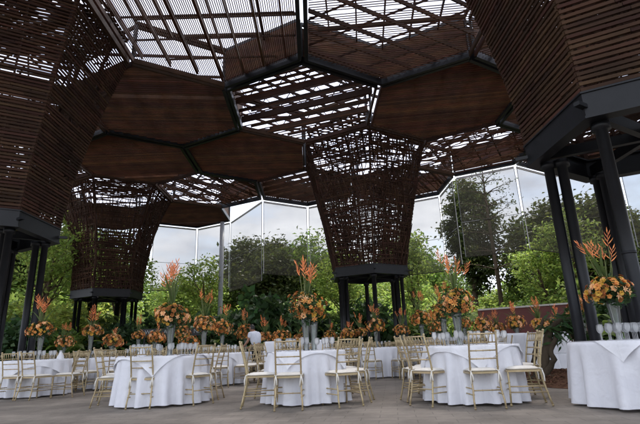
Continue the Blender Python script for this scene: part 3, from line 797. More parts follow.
# chairs ---------------------------------------------------------------
def seat_from_rear(px, d, face):
    """seat centre from the picture column of the rear legs' middle"""
    f = Vector(face).normalized(); return at(px, d) + f[0] * .25, dep(d) + f[1] * .25
NEAR = [
 (98, 7.42, (1, .12), 'gold chair in profile on the left side of the left front table'),
 (140, 6.88, (.08, 1), 'gold chair with its back to us at the left front table'),
 (203, 7.18, (-.75, .6), 'gold chair turned in at the right corner of the left front table'),
 (220, 7.95, (-1, .05), 'gold chair in profile on the right side of the left front table'),
 (108, 8.55, (.9, -.35), 'gold chair behind the profile chair of the left front table'),
 (244, 6.62, (1, .1), 'gold chair in profile on the left side of the middle front table'),
 (288, 6.12, (.0, 1), 'gold chair with its back to us at the middle front table'),
 (349, 6.28, (-.45, .9), 'gold chair turned slightly in at the right front of the middle table'),
 (369, 6.85, (-1, .2), 'gold chair seen edge on at the right side of the middle front table'),
 (356, 7.85, (-.9, -.5), 'gold chair at the back right of the middle front table'),
 (262, 7.95, (.9, -.4), 'gold chair at the back left of the middle front table'),
 (420, 6.08, (.75, .62), 'gold chair turned in at the left corner of the right front table'),
 (404, 6.72, (1, .1), 'gold chair in profile on the left side of the right front table'),
 (486, 5.62, (.02, 1), 'gold chair with its back to us at the right front table'),
 (542, 5.86, (-1, .22), 'gold chair in profile before the bark mulch, at the right front table'),
 (536, 6.75, (-1, -.1), 'gold chair behind the profile chair near the mulch'),
 (414, 7.5, (.8, -.55), 'gold chair at the back left of the right front table'),
 (8, 9.05, (.1, 1), 'gold chair at the left picture edge with its back to us'),
 (26, 8.95, (.35, 1), 'second gold chair from the left picture edge'),
 (79, 9.45, (-1, .15), 'gold chair in profile on the right side of the far left table'),
 (-8, 9.8, (1, .1), 'gold chair cut by the left picture edge'),
 (74, 10.6, (-1, -.3), 'gold chair on the far right side of the far left table'),
]
for px, d, fc, lab in NEAR:
    x, y = seat_from_rear(px, d, fc); place(FULL, x, y, fc, lab)
def around(key, n, a0, proto, label, group, skip=(), rr=.30):
    x, y, R, ph = TAB[key]
    for k in range(n):
        if k in skip: continue
        a = a0 + 2 * PI * k / n + random.uniform(-.12, .12); r = R + rr + random.uniform(-.06, .10)
        place(proto, x + r * math.cos(a), y + r * math.sin(a), (-math.cos(a + random.uniform(-.15, .15)), -math.sin(a)), label, group)
for k, n, a0, pr in (('B', 7, .2, FAR), ('D', 8, .5, FAR), ('E', 9, .1, FAR), ('Ff', 7, .4, FAR), ('G', 6, .2, FAR), ('I', 9, .75, FAR), ('J', 9, .3, FAR), ('K', 6, .1, FAR), ('L', 6, .5, FAR), ('N', 9, .2, FAR), ('O', 10, .35, FAR), ('P', 9, .1, FAR), ('Cc', 6, 0, FAR), ('W', 8, .2, FAR), ('X', 7, .3, FAR), ('Y', 7, .1, FAR)):
    around(k, n, a0, pr, 'one of the gold chairs round ' + TAB[k][3], 'chairs round ' + TAB[k][3])
# upright back chairs at the three front tables and the far left one
for k, angs in (('T1', (1.35, 2.0)), ('T2', (1.2, 1.9)), ('T3', (1.05, 1.75)), ('A', (1.2, 1.95))):
    x, y, R, ph = TAB[k]
    for q, a in enumerate(angs):
        place(FAR, x + (R + .32) * math.cos(a), y + (R + .32) * math.sin(a), (-math.cos(a), -math.sin(a)), 'gold chair facing us from the far side of ' + ph, 'chairs on the far side of ' + ph)
for i in range(len(FARTAB)): around('far%d' % i, 6, i * .3, FAR, 'one of the gold chairs round the distant back tables', 'chairs round the distant back tables')
around('V', 8, .4, COV, 'white slip-covered chair round the table beside the driftwood', 'covered chairs beside the driftwood')
for px, d, lab in ((274, 10.9, 'white slip-covered chair beside the waiter, back to us'), (322, 10.9, 'white slip-covered chair right of the middle table flowers')):
    place(COV, at(px, d), dep(d), (0, 1), lab)
for px, d in ((506, 11.6), (519, 11.7), (533, 11.6), (547, 11.7), (560, 11.8)):
    place(COV, at(px, d), dep(d), (.1, 1), 'white slip-covered chair in the row before the oxblood wall', 'covered chairs in a row before the wall')

# glasses --------------------------------------------------------------
for k, n, r, n2 in (('T1', 18, .54, 12), ('T2', 13, .45, 8), ('T3', 15, .50, 8), ('A', 12, .48, 6), ('E', 14, .5, 10), ('I', 14, .5, 10), ('O', 18, .58, 14), ('D', 8, .45, 0), ('B', 8, .45, 0), ('Ff', 8, .5, 4), ('J', 8, .5, 4), ('N', 8, .5, 4), ('P', 12, .5, 6), ('V', 10, .5, 5)):
    x, y, R, ph = TAB[k]
    glasses(x, y, ringspots(r, n, .3) + ringspots(r * .62, n2, .1) if n2 else ringspots(r, n, .3), 'clear wine glass set out on ' + ph, 'wine glasses on ' + ph)
sp = [(-.84 + .098 * i + .049 * (j % 2), -.52 + .105 * j + .09 * i * (1 if i < 0 else 0)) for j in range(8) for i in range(12)]
sp = [(a, b) for a, b in sp if math.hypot(a, b) < QR - .09 and math.hypot(a + .34, b - .16) > .13 and a + .6 * b < .15][:46]
glasses(QX, QY, sp, 'clear wine glass in the packed rows on the right edge table', 'wine glasses on the right edge table')
# folded white napkins standing on the front tables
def napkin(x, y, lab):
    m = MB(); m.lathe([(.07, 0), (.062, .05), (.035, .12), (.004, .17)], 9)
    m.v = [(a * (1 + .25 * math.sin(9 * i)), b * (1 + .2 * math.cos(5 * i)), c) for i, (a, b, c) in enumerate(m.v)]
    tag(m.build('napkin', M['topper'], None, True, (x, y, TOPZ + .011)), lab, 'napkin', 'folded napkins')
napkin(at(140, 7.3), dep(7.3), 'white folded napkin on the left front table'); napkin(at(497, 6.2), dep(6.2), 'white folded napkin on the right front table'); napkin(at(58, 10.0), dep(10.0), 'white folded napkin on the far left table')

# flowers --------------------------------------------------------------
FL = [ # loc, R, vase height, plume, near, label, extra
 ((at(168, 7.62), dep(7.62)), .255, .50, .98, True, 'orange and peach flowers with tall heliconias on the left front table', dict(blades=5, stems=6, big=1.25)),
 ((at(307, 7.12), dep(7.12)), .25, .48, .86, True, 'orange flowers spilling over the vase on the middle front table', dict(blades=2, stems=5, lean=(.35, 0), squash=1.0, big=1.1)),
 ((at(463, 6.72), dep(6.72)), .235, .46, .88, True, 'orange flowers with spiky heliconias on the right front table', dict(blades=5, stems=4, big=1.1)),
 ((QX - .34, QY + .16), .235, .47, .76, True, 'orange flowers with slanting leaf blades on the right edge table', dict(blades=6, stems=4, lean=(-.5, 0), big=1.0)),
 ((at(36, 10.15), dep(10.15)), .25, .52, .82, True, 'amber flowers with red heliconias on the far left table', dict(blades=3, stems=4)),
 ((at(88, 13.4), dep(13.4)), .25, .62, .70, False, 'amber flowers and upright stems before the farthest tower columns', dict(blades=4, stems=3)),
 ((at(137, 17.5), dep(17.5)), .24, .6, .85, False, 'small distant amber flowers between the farthest tower and the left front flowers', dict(blades=3, stems=4)),
 ((at(203, 11.5), dep(11.5)), .27, .55, .95, False, 'rusty flowers just right of the left front flowers', dict(blades=5, stems=4, rust=.6)),
 ((at(222, 14.6), dep(14.6)), .29, .56, .80, False, 'rusty flowers behind and right of the others in the left gap', dict(blades=4, stems=3, rust=.6)),
 ((at(246, 18.6), dep(18.6)), .36, .5, 1.0, False, 'brown orange flowers left of the waiter', dict(blades=5, stems=4, rust=.8)),
 ((at(266, 20.4), dep(20.4)), .32, .42, .95, False, 'wispy amber stems right of the waiter', dict(blades=6, stems=4, rust=.8)),
 ((at(350, 19.0), dep(19.0)), .32, .38, .6, False, 'low amber flowers before the left columns of the central tower', dict(blades=3, stems=2)),
 ((at(363, 19.2), dep(19.2)), .28, .46, .9, False, 'rusty flowers under the middle of the central tower', dict(blades=5, stems=2, rust=.6)),
 ((at(378, 15.6), dep(15.6)), .28, .50, .86, False, 'orange flowers with pale upright stems before the central tower', dict(blades=7, stems=3)),
 ((at(404, 18.2), dep(18.2)), .30, .44, .95, False, 'small orange flowers by the right columns of the central tower', dict(blades=4, stems=3)),
 ((at(425, 14.4), dep(14.4)), .31, .62, .90, False, 'orange flowers right of the central tower in a tall vase', dict(blades=4, stems=2)),
 ((at(448, 11.0), dep(11.0)), .28, .62, .80, False, 'dark orange flowers touching the right front flowers', dict(blades=3, stems=3, rust=.5)),
 ((at(487, 15.0), dep(15.0)), .30, .36, .55, False, 'low amber flowers at the left end of the oxblood wall', dict(blades=4, stems=1)),
 ((at(502, 14.2), dep(14.2)), .24, .30, .6, False, 'low red orange flowers second along the oxblood wall', dict(blades=4, stems=4, rust=.8)),
 ((at(521, 14.2), dep(14.2)), .26, .42, .72, False, 'round orange flowers third along the oxblood wall', dict(blades=6, stems=3)),
 ((at(545, 13.2), dep(13.2)), .22, .38, .72, False, 'amber flowers with fanned stems beside the driftwood', dict(blades=8, stems=3)),
 ((at(561, 14.0), dep(14.0)), .22, .36, .6, False, 'small amber flowers nearest the twin columns', dict(blades=5, stems=3)),
 ((at(110, 11.6), dep(11.6)), .22, .26, .4, False, 'low rusty flowers left of the dark sign', dict(blades=1, stems=1, rust=.9)),
 ((at(154, 12.6), dep(12.6)), .22, .34, .4, False, 'low rusty flowers in front of the lettered sign', dict(blades=1, stems=1, rust=.9)),
 ((at(188, 12.2), dep(12.2)), .25, .12, .3, False, 'low dark rust flowers behind the glasses of the left front table', dict(blades=0, stems=0, rust=1.2)),
 ((at(590, 9.8), dep(9.8)), .24, .5, .4, False, 'dark orange flowers behind the packed glasses', dict(blades=4, stems=1, rust=.8)),
]
for i, (loc, R, vh, plume, near, lab, kw) in enumerate(FL):
    vr = random.Random(400 + i); kw.setdefault('squash', vr.uniform(.68, 1.0)); kw['big'] = kw.get('big', 1.0) * vr.uniform(.75, 1.1)
    kw.setdefault('lean', (vr.uniform(-.3, .3), vr.uniform(-.2, .2)))
    arrangement(loc, R * vr.uniform(.92, 1.1), vh, plume * vr.uniform(.9, 1.08), 100 + i, near, lab, **kw)
    vase(loc, vh, 'glass vase under the ' + ' '.join(lab.split()[-9:]) if len(lab.split()) > 11 else 'glass vase under the ' + lab, .042 if near else .05, .085 if near else .085)
for i, (px, d) in enumerate(FARTAB):
    arrangement((at(px, d), dep(d)), .28 + .03 * (i % 3), .36 + .08 * (i % 4), .55 + .12 * (i % 3), 300 + i, False, 'small distant orange centrepiece in the back rows', blades=3 + i % 3, stems=1 + i % 3, rust=.3 + .2 * (i % 3), squash=.7 + .1 * (i % 4), big=.9)
    vase((at(px, d), dep(d)), .36 + .08 * (i % 4), 'glass vase under a small distant centrepiece in the back rows', .05, .085)
vase((at(315, 7.3), dep(7.3)), .42, 'second glass vase standing close beside the spilling orange flowers', .045, .07)
# little stands carrying the arrangements that stand clear of a table
def stand(x, y, lab):
    m = MB(); m.lathe([(.0001, TOPZ + .008), (.20, TOPZ + .008), (.20, TOPZ - .02), (.03, TOPZ - .03), (.03, .05), (.17, .03), (.17, 0)], 18)
    tag(m.build('flower_stand', M['steel'], None, True, (x, y, 0)), lab, 'stand')
stand(at(590, 9.8), dep(9.8), 'dark pedestal under the flowers behind the packed glasses'); stand(at(266, 20.4), dep(20.4), 'dark pedestal under the wispy amber stems')
for px, d, l in ((266, 20.4, ''),): pass

# ================================================================== DRIFTWOOD + MULCH
mu = MB(); nseg = 40
for i in range(9):
    for k in range(nseg):
        r = i / 8; a = 2 * PI * k / nseg; rr_ = r * (1.75 + .25 * math.sin(3 * a + 1))
        mu.v.append((rr_ * math.cos(a) * .8, rr_ * math.sin(a), .004 + .17 * (1 - r ** 2) + random.uniform(0, .025) * (1 if r < 1 else 0)))
for i in range(8):
    for k in range(nseg):
        a = i * nseg + k; b = i * nseg + (k + 1) % nseg; mu.face((a, a + nseg, b + nseg, b))
MX, MY = at(560, 9.2), dep(9.1)
for _ in range(2400):
    a = random.uniform(0, 6.28); r = 1.72 * math.sqrt(random.random()); x, y = r * math.cos(a) * .8, r * math.sin(a); z = .01 + .17 * (1 - (r / 1.8) ** 2) + random.uniform(.01, .03)
    d = Vector((random.gauss(0, 1), random.gauss(0, 1), random.gauss(0, .35))).normalized() * random.uniform(.02, .05)
    mu.bar(Vector((x, y, z)) - d, Vector((x, y, z)) + d, .02, .012)
tag(mu.build('mulch_bed', M['mulch'], None, False, (MX, MY, 0)), 'red brown bark mulch heaped round the twin steel columns', 'mulch', kind='stuff')
dw = empty('driftwood_trunk', (at(553, 8.6), dep(8.6), 0)); tag(dw, 'gnarled driftwood trunk with ferns leaning on the twin steel columns', 'driftwood')
t = MB(); rnd = random.Random(3)
def gnarl(pts, r0, r1, j=.03):
    P = [Vector(p) for p in pts]; out = []; rs = []; N = 14
    for i in range(N + 1):
        q = i / N * (len(P) - 1); k = min(int(q), len(P) - 2); p = P[k].lerp(P[k + 1], q - k)
        out.append(p + Vector((rnd.gauss(0, j), rnd.gauss(0, j), rnd.gauss(0, j * .6)))); rs.append((r0 + (r1 - r0) * i / N) * rnd.uniform(.9, 1.12))
    t.tube(out, rs, 9)
gnarl([(-.32, 0, .05), (-.20, .02, .22), (-.12, 0, .50), (.0, .02, .80), (.08, .03, 1.02), (.30, .05, 1.16), (.60, .05, 1.18)], .10, .05, .014)
gnarl([(-.30, -.05, .05), (-.05, -.10, .35), (-.02, -.05, .62), (.16, 0, .90), (.24, .02, 1.1)], .07, .04, .014)
gnarl([(-.25, 0, .12), (-.55, -.1, .09), (-.95, -.05, .04)], .07, .02, .01)
gnarl([(-.2, -.05, .12), (.1, -.35, .09), (.5, -.45, .03)], .06, .02, .01)
gnarl([(-.34, .05, .05), (-.34, .06, .45), (-.20, .05, .85), (-.02, .08, 1.22)], .06, .025, .014)
gnarl([(.45, .05, 1.16), (.52, 0, .8), (.50, -.02, .4), (.58, 0, .02)], .045, .02, .01)
t.build('trunk', M['driftwood'], dw, True)
rng = np.random.default_rng(5); cs = np.concatenate([rng.normal(size=(90, 3)) * .11 + np.array(c) for c in ((.35, 0, 1.12), (.62, .05, 1.12), (.1, .0, .98), (.5, -.05, .95), (.72, 0, .85))])
v, f = leaf_quads(cs, .22, rng, .3, .22, .3); obj('fern_fronds', np_mesh('fern_fronds', [(v, f, 0)], [M['leaf_dark']]), dw)

# ================================================================== GARDEN WALL, SIGNS
gw = empty('garden_wall', (0, 0, 0)); tag(gw, 'low oxblood plaster wall with pale coping behind the right tables', 'wall')
wa, wb = Vector((at(484, 19.5), dep(19.5), 0)), Vector((at(600, 18.0), dep(18.0), 0))
w = MB(); w.bar(wa + Vector((0, 0, 1.08)), wb + Vector((0, 0, 1.14)), .2, 2.16, (0, 0, 1)); w.build('wall_face', M['wall'], gw)
w = MB(); w.bar(wa + Vector((0, -.02, 2.20)), wb + Vector((0, -.02, 2.26)), .30, .07); w.build('coping', M['cap'], gw)
def text(s, size, parent, loc, ex=.004):
    cu = bpy.data.curves.new('lettering', 'FONT'); cu.body = s; cu.size = size; cu.extrude = ex; cu.align_x = 'CENTER'; cu.align_y = 'CENTER'; cu.materials.append(M['letter'])
    tmp = bpy.data.objects.new('tmp', cu); me = bpy.data.meshes.new_from_object(tmp); bpy.data.objects.remove(tmp)
    o = bpy.data.objects.new('lettering', me); COL.objects.link(o); o.parent = parent; o.location = loc; o.rotation_euler = (PI / 2, 0, 0); return o
d = 22.0
sg = empty('sign_board', (at(153, d), dep(d), 0)); tag(sg, 'long dark sign with pale letters W C A behind the left front flowers', 'sign')
m = MB(); m.bar((-.62, 0, 1.86), (.98, 0, 1.86), .06, .34); m.build('board', M['sign'], sg)
for q in (-.5, .85):
    m = MB(); m.bar((q, .05, 0), (q, .05, 1.7), .06, .06, (0, 1, 0)); m.build('post', M['steel'], sg)
text('WC', .28, sg, (-.24, -.036, 1.86)); text('A', .28, sg, (.56, -.036, 1.86))
sg2 = empty('sign_board', (at(194, d), dep(d), 0)); tag(sg2, 'small dark sign with white marks beside the longer lettered sign', 'sign')
m = MB(); m.bar((-.55, 0, 1.82), (.35, 0, 1.82), .06, .38); m.build('board', M['sign'], sg2)
m = MB(); m.bar((-.1, .05, 0), (-.1, .05, 1.63), .06, .06, (0, 1, 0)); m.build('post', M['steel'], sg2)
text('N:', .30, sg2, (.10, -.036, 1.84))

# ================================================================== WAITER (leaning over the table)
def skin_obj(name, verts, edges, radii, mat, parent, root=0, lev=2):
    me = bpy.data.meshes.new(name); me.from_pydata(verts, edges, []); me.materials.append(mat)
    o = bpy.data.objects.new(name, me); COL.objects.link(o); o.parent = parent
    sm = o.modifiers.new('skin', 'SKIN'); sm.use_smooth_shade = True
    for i, r in enumerate(radii):
        rr_ = r if isinstance(r, tuple) else (r, r); me.skin_vertices[0].data[i].radius = rr_
        me.skin_vertices[0].data[i].use_root = (i == root)
    s = o.modifiers.new('sub', 'SUBSURF'); s.levels = lev; s.render_levels = lev
    return o
wd = 14.1; wt = empty('person', (at(257, wd), dep(wd), 0), rad(-35)); tag(wt, 'person in a pale shirt and black apron leaning over a table', 'person')
# faces -x (local), bending forward a little
V = [(0, 0, .84), (0, 0, .96), (-.05, 0, 1.14), (-.10, 0, 1.30), (-.13, 0, 1.37), (-.17, 0, 1.43),                # pelvis..neck 0-5
     (-.12, .17, 1.30), (-.22, .21, 1.07), (-.42, .17, .94), (-.50, .16, .91),                                   # left arm 6-9
     (-.12, -.17, 1.30), (-.20, -.22, 1.07), (-.40, -.18, .94), (-.48, -.17, .91),                               # right arm 10-13
     (0, .09, .80), (-.03, .10, .45), (.03, .10, .08), (-.10, .11, .04), (0, -.09, .80), (-.03, -.10, .45), (.03, -.10, .08), (-.10, -.11, .04)]
Ed = [(0, 1), (1, 2), (2, 3), (3, 4), (4, 5), (3, 6), (6, 7), (7, 8), (8, 9), (3, 10), (10, 11), (11, 12), (12, 13), (0, 14), (14, 15), (15, 16), (16, 17), (0, 18), (18, 19), (19, 20), (20, 21)]
Rd = [(.15, .11), (.13, .10), (.15, .11), (.15, .10), .06, .055, .06, .042, .03, (.035, .02), .06, .042, .03, (.035, .02), .085, .058, .04, .035, .085, .058, .04, .035]
for base in (9, 13):
    sy = 1 if base == 9 else -1; bx, by, bz = V[base]
    for k in range(4):
        n = len(V); yo = (k - 1.5) * .019; l = (.058, .072, .068, .052)[k]
        V += [(bx - .035, by + yo, bz - .008), (bx - .035 - l * .5, by + yo * 1.15, bz - .018), (bx - .035 - l, by + yo * 1.15, bz - .042)]
        Ed += [(base, n), (n, n + 1), (n + 1, n + 2)]; Rd += [.0095, .0085, .007]
    n = len(V); V += [(bx - .005, by - sy * .035, bz - .015), (bx - .04, by - sy * .052, bz - .03)]; Ed += [(base, n), (n, n + 1)]; Rd += [.011, .008]
skin_obj('body', V, Ed, Rd, M['skin'], wt)
hd = MB(); hc = Vector((-.215, 0, 1.50)); n0 = 0
for i in range(13):
    ph = PI * i / 12
    for k in range(20):
        a = 2 * PI * k / 20; x, y, z = math.sin(ph) * math.cos(a), math.sin(ph) * math.sin(a), math.cos(ph)
        X = x * .092; Y = y * .072 * (1 - .18 * max(0, -z)); Z = z * .115
        if x < -.4 and abs(y) < .25 and -.35 < z < .1: X -= .018 * (1 - abs(y) / .25)
        if x < -.5 and .05 < z < .3 and .2 < abs(y) < .5: X += .008
        if x < -.5 and -.62 < z < -.45: X -= .006
        hd.v.append((hc.x + X, hc.y + Y, hc.z + Z))
for i in range(12):
    for k in range(20): a = i * 20 + k; b = i * 20 + (k + 1) % 20; hd.face((a, a + 20, b + 20, b))
for s in (-1, 1): hd.tube([(hc.x + .01, s * .066, hc.z - .02), (hc.x + .015, s * .082, hc.z), (hc.x + .005, s * .07, hc.z + .03)], [.012, .016, .01], 6)
hd.build('head', M['skin'], wt, True)
ey = MB()
for s in (-1, 1): ey.lathe([(.0001, .008), (.009, .004), (.010, 0), (.0001, -.008)], 8, (hc.x - .080, s * .030, hc.z + .012))
ey.tube([(hc.x - .088, -.022, hc.z - .058), (hc.x - .092, 0, hc.z - .056), (hc.x - .088, .022, hc.z - .058)], .004, 5)
ey.build('eyes_and_mouth', M['black'], wt, True)
hr = MB()
for i in range(8):
    ph = PI * .60 * i / 7
    for k in range(20):
        a = 2 * PI * k / 20; x, y, z = math.sin(ph) * math.cos(a), math.sin(ph) * math.sin(a), math.cos(ph)
        cut = .80 if x < -.3 and z < .55 else 1.1
        hr.v.append((hc.x + x * .094 * cut + .006, hc.y + y * .075 * cut, hc.z + z * .118 * (1.04 if z > 0 else 1)))
for i in range(7):
    for k in range(20): a = i * 20 + k; b = i * 20 + (k + 1) % 20; hr.face((a, a + 20, b + 20, b))
hr.build('hair', M['hair'], wt, True)
skin_obj('shirt', [(0, 0, .93), (-.05, 0, 1.14), (-.10, 0, 1.31), (-.13, 0, 1.37), (-.12, .17, 1.31), (-.17, .20, 1.16), (-.12, -.17, 1.31), (-.165, -.20, 1.16)], [(0, 1), (1, 2), (2, 3), (2, 4), (4, 5), (2, 6), (6, 7)],
         [(.17, .15), (.20, .165), (.20, .16), .10, .095, .07, .095, .07], M['shirt'], wt)
skin_obj('trousers', [(0, 0, .90), (0, .09, .80), (-.03, .10, .45), (.03, .10, .12), (0, -.09, .80), (-.03, -.10, .45), (.03, -.10, .12)], [(0, 1), (1, 2), (2, 3), (0, 4), (4, 5), (5, 6)], [(.16, .12), .10, .072, .058, .10, .072, .058], M['black'], wt)
ap = MB(); ap.lathe([(.165, .84), (.175, .89), (.165, .95)], 18); ap.v = [(a * .86 , b * 1.02, c) for a, b, c in ap.v]; ap.build('apron', M['black'], wt, True)

# ================================================================== PLANTS
def limb_pts(a, b, r, j):
    a, b = Vector(a), Vector(b); return [a.lerp(b, i / 4) + Vector((r.uniform(-j, j), r.uniform(-j, j), 0)) * (1 if 0 < i < 4 else 0) for i in range(5)]
def clumps(rng, n, rx, ry, rz, c, per, cr, shell=.55):
    p = rng.normal(size=(n, 3)); p /= np.linalg.norm(p, axis=1)[:, None]; p *= (shell + (1 - shell) * rng.random(n))[:, None] * rng.uniform(.78, 1.12, n)[:, None]
    p = p * np.array([rx, ry, rz]) + np.array(c)
    q = np.repeat(p, per, 0) + rng.normal(size=(n * per, 3)) * np.array([cr, cr, cr * .6]); return p, q
def make_tree(name, label, group, H, crown_r, leafm, barkm, seed, nclump=70, per=55, leaf=.30, trunk_r=.22, crown_c=.68, flat=.75, lean=0.0):
    rng = np.random.default_rng(seed); rnd = random.Random(seed); root = empty(name); tag(root, label, 'tree', group)
    cz = H * crown_c; p, q = clumps(rng, nclump, crown_r, crown_r, (H - cz) * flat / .75, (lean, 0, cz), per, crown_r * .17)
    v, f = leaf_quads(q, leaf, rng, .4, .5, .2); obj('crown', np_mesh('crown', [(v, f, 0)], [leafm]), root)
    t = MB(); base = [(0, 0, 0), (lean * .2, .05, H * .2), (lean * .5, 0, H * .42), (lean * .8, .03, cz)]; t.tube(base, [trunk_r * 1.25, trunk_r, trunk_r * .8, trunk_r * .35], 10)
    for i in range(min(16, nclump)):
        k = i * nclump // 16 if nclump > 16 else i; zf = rnd.uniform(.3, .6) * H; x0 = lean * zf / H
        pts = limb_pts((x0, 0, zf), tuple(p[k]), rnd, .15); t.tube(pts, [trunk_r * .4, trunk_r * .32, trunk_r * .24, trunk_r * .16, trunk_r * .07], 6)
    t.build('trunk', barkm, root, True)
    KIDS[root.name] = list(root.children); 
    for ch in root.children: KIDS[ch.name] = []
    return root
def make_shrub(name, label, group, R, H, leafm, seed, nclump=44, per=46, leaf=.22, aspect=.5, cat='shrub', droop=.2):
    rng = np.random.default_rng(seed); rnd = random.Random(seed); root = empty(name); tag(root, label, cat, group)
    p, q = clumps(rng, nclump, R, R * .8, H * .48, (0, 0, H * .5), per, R * .2, .35); q[:, 2] = np.abs(q[:, 2])
    v, f = leaf_quads(q, leaf, rng, .4, aspect, droop); obj('foliage', np_mesh('foliage', [(v, f, 0)], [leafm]), root)
    t = MB()
    for i in range(9): t.tube(limb_pts((rnd.uniform(-.15, .15), rnd.uniform(-.15, .15), 0), tuple(p[i]), rnd, .08), [.05, .045, .035, .025, .012], 5)
    t.build('stem', M['bark'], root, True)
    KIDS[root.name] = list(root.children)
    for ch in root.children: KIDS[ch.name] = []
    return root
def make_palm(name, label, group, H, seed, fr=16, L=2.6, leafm=None, trunk=True, cat='palm'):
    rnd = random.Random(seed); rng = np.random.default_rng(seed); root = empty(name); tag(root, label, cat, group)
    m = MB()
    for k in range(fr):
        a = 2.4 * k + rnd.uniform(-.3, .3); up = rnd.uniform(.15, 1.15); d = Vector((math.cos(a), math.sin(a), 0)); N = 15; pts = []
        l = L * rnd.uniform(.8, 1.1)
        for i in range(N + 1):
            t = i / N; pts.append(Vector((0, 0, H)) + d * (l * t * (.55 + .45 * math.cos(up * .6))) + Vector((0, 0, l * (up * t * .75 - (.55 + .25 * up) * t * t * .95))))
        m.tube(pts, [.022 * (1 - i / (N + 2)) + .004 for i in range(N + 1)], 4, False)
        for i in range(2, N + 1):
            tan = (pts[i] - pts[i - 1]).normalized(); s = tan.cross(Vector((0, 0, 1))).normalized()
            for sg_ in (-1, 1):
                ll = l * .26 * math.sin(PI * min(1, .15 + i / N * .85)) * rnd.uniform(.8, 1.15) + .06
                tip = pts[i] + s * sg_ * ll * .85 + tan * ll * .45 - Vector((0, 0, ll * rnd.uniform(.25, .6))); w = tan * .035
                n = len(m.v); m.v += [tuple(pts[i] - w), tuple(pts[i] + w), tuple(tip)]; m.face((n, n + 1, n + 2))
    m.build('crown', leafm or M['leaf_mid'], root)
    if trunk:
        t = MB(); t.tube([(0, 0, 0), (.04, 0, H * .4), (0, 0, H)], [.16, .12, .10], 9); t.build('trunk', M['palebark'], root, True)
    KIDS[root.name] = list(root.children)
    for ch in root.children: KIDS[ch.name] = []
    return root
def make_banana(name, label, group, seed, n=10, H=2.6, leafm=None):
    rnd = random.Random(seed); root = empty(name); tag(root, label, 'plant', group); m = MB(); st = MB()
    for k in range(n):
        a = 2.4 * k + rnd.uniform(-.3, .3); d = Vector((math.cos(a), math.sin(a), 0)); h = H * rnd.uniform(.45, 1.0); l = rnd.uniform(.9, 1.5); b = d * rnd.uniform(.05, .3)
        st.tube([b, b + Vector((0, 0, h * .5)), b + d * .1 + Vector((0, 0, h * .7))], [.03, .022, .014], 5)
        N = 9; p = b + d * .1 + Vector((0, 0, h * .7)); tip = rnd.uniform(.25, .95); s = d.cross(Vector((0, 0, 1))); n0 = len(m.v)
        for i in range(N + 1):
            t = i / N; c = p + d * l * t * .75 + Vector((0, 0, l * (tip * t - (.35 + tip * .55) * t * t))); w = .24 * l * math.sin(PI * min(.97, t * .93 + .06)) ** .7
            m.v += [tuple(c - s * w + Vector((0, 0, .06 * w))), tuple(c - Vector((0, 0, .10 * w))), tuple(c + s * w + Vector((0, 0, .06 * w)))]
        for i in range(N): q = n0 + 3 * i; m.face((q, q + 1, q + 4, q + 3)); m.face((q + 1, q + 2, q + 5, q + 4))
    m.build('leaves', leafm or M['leaf_mid'], root); st.build('stem', M['stemg'], root)
    KIDS[root.name] = list(root.children)
    for ch in root.children: KIDS[ch.name] = []
    return root

def scatter(proto, spots, label=None):
    for i, (px, d, s) in enumerate(spots):
        o = proto if i == 0 else copy_tree(proto); o.location = (at(px, d), dep(d), 0); o.rotation_euler = (0, 0, random.uniform(0, 6.28)); o.scale = (s, s, s * random.uniform(.92, 1.1))

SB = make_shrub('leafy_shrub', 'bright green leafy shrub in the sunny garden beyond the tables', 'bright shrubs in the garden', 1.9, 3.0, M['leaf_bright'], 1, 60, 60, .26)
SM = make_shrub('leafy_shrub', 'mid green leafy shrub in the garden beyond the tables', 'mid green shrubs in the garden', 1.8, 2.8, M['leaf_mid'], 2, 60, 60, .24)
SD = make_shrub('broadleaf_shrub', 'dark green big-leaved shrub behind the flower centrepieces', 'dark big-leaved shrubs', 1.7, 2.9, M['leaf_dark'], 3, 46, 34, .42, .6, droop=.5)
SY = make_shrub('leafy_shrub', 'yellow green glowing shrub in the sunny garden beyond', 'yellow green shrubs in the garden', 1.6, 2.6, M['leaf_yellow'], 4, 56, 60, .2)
BN = make_banana('banana_plant', 'broad paddle-leaved plant growing at the edge of the paving', 'paddle-leaved plants', 5, 12, 2.9, M['leaf_mid'])
PM = make_palm('garden_palm', 'feathery green palm in the garden beyond the screens', 'feathery palms in the garden', 3.2, 6, 18, 2.7, M['leaf_mid'])
TM = make_tree('garden_tree', 'mid green bushy tree behind the mesh screens', 'bushy trees behind the screens', 11, 4.2, M['leaf_mid'], M['bark'], 7, 120, 80, .42, .26, .56)
TB = make_tree('garden_tree', 'bright green spreading tree in the garden beyond', 'bright spreading trees', 8.5, 3.8, M['leaf_bright'], M['bark'], 8, 120, 80, .40, .2, .55)
TD = make_tree('garden_tree', 'dark olive tree crown seen through the mesh screens', 'dark trees behind the screens', 12.5, 3.9, M['leaf_olive'], M['bark'], 9, 120, 84, .46, .28, .66)
TS = make_tree('slender_tree', 'slender dark-trunked tree with airy crown among the garden shrubs', 'slender trees among the shrubs', 9.5, 2.3, M['leaf_bright'], M['bark'], 21, 46, 60, .30, .16, .74, .85, .9)
scatter(TS, [(30, 27, 1.0), (112, 31, .95), (345, 31, .85), (424, 33, .9), (560, 30, .8), (210, 35, .9), (78, 34, 1.1), (600, 29, .95)])
RT = make_tree('round_tree', 'tall round-crowned olive tree seen through the large right screen', None, 17.5, 2.9, M['leaf_olive'], M['bark'], 10, 120, 110, .44, .30, .74, 1.05, .5)
RT.location = (at(481, 46), dep(46), 0)

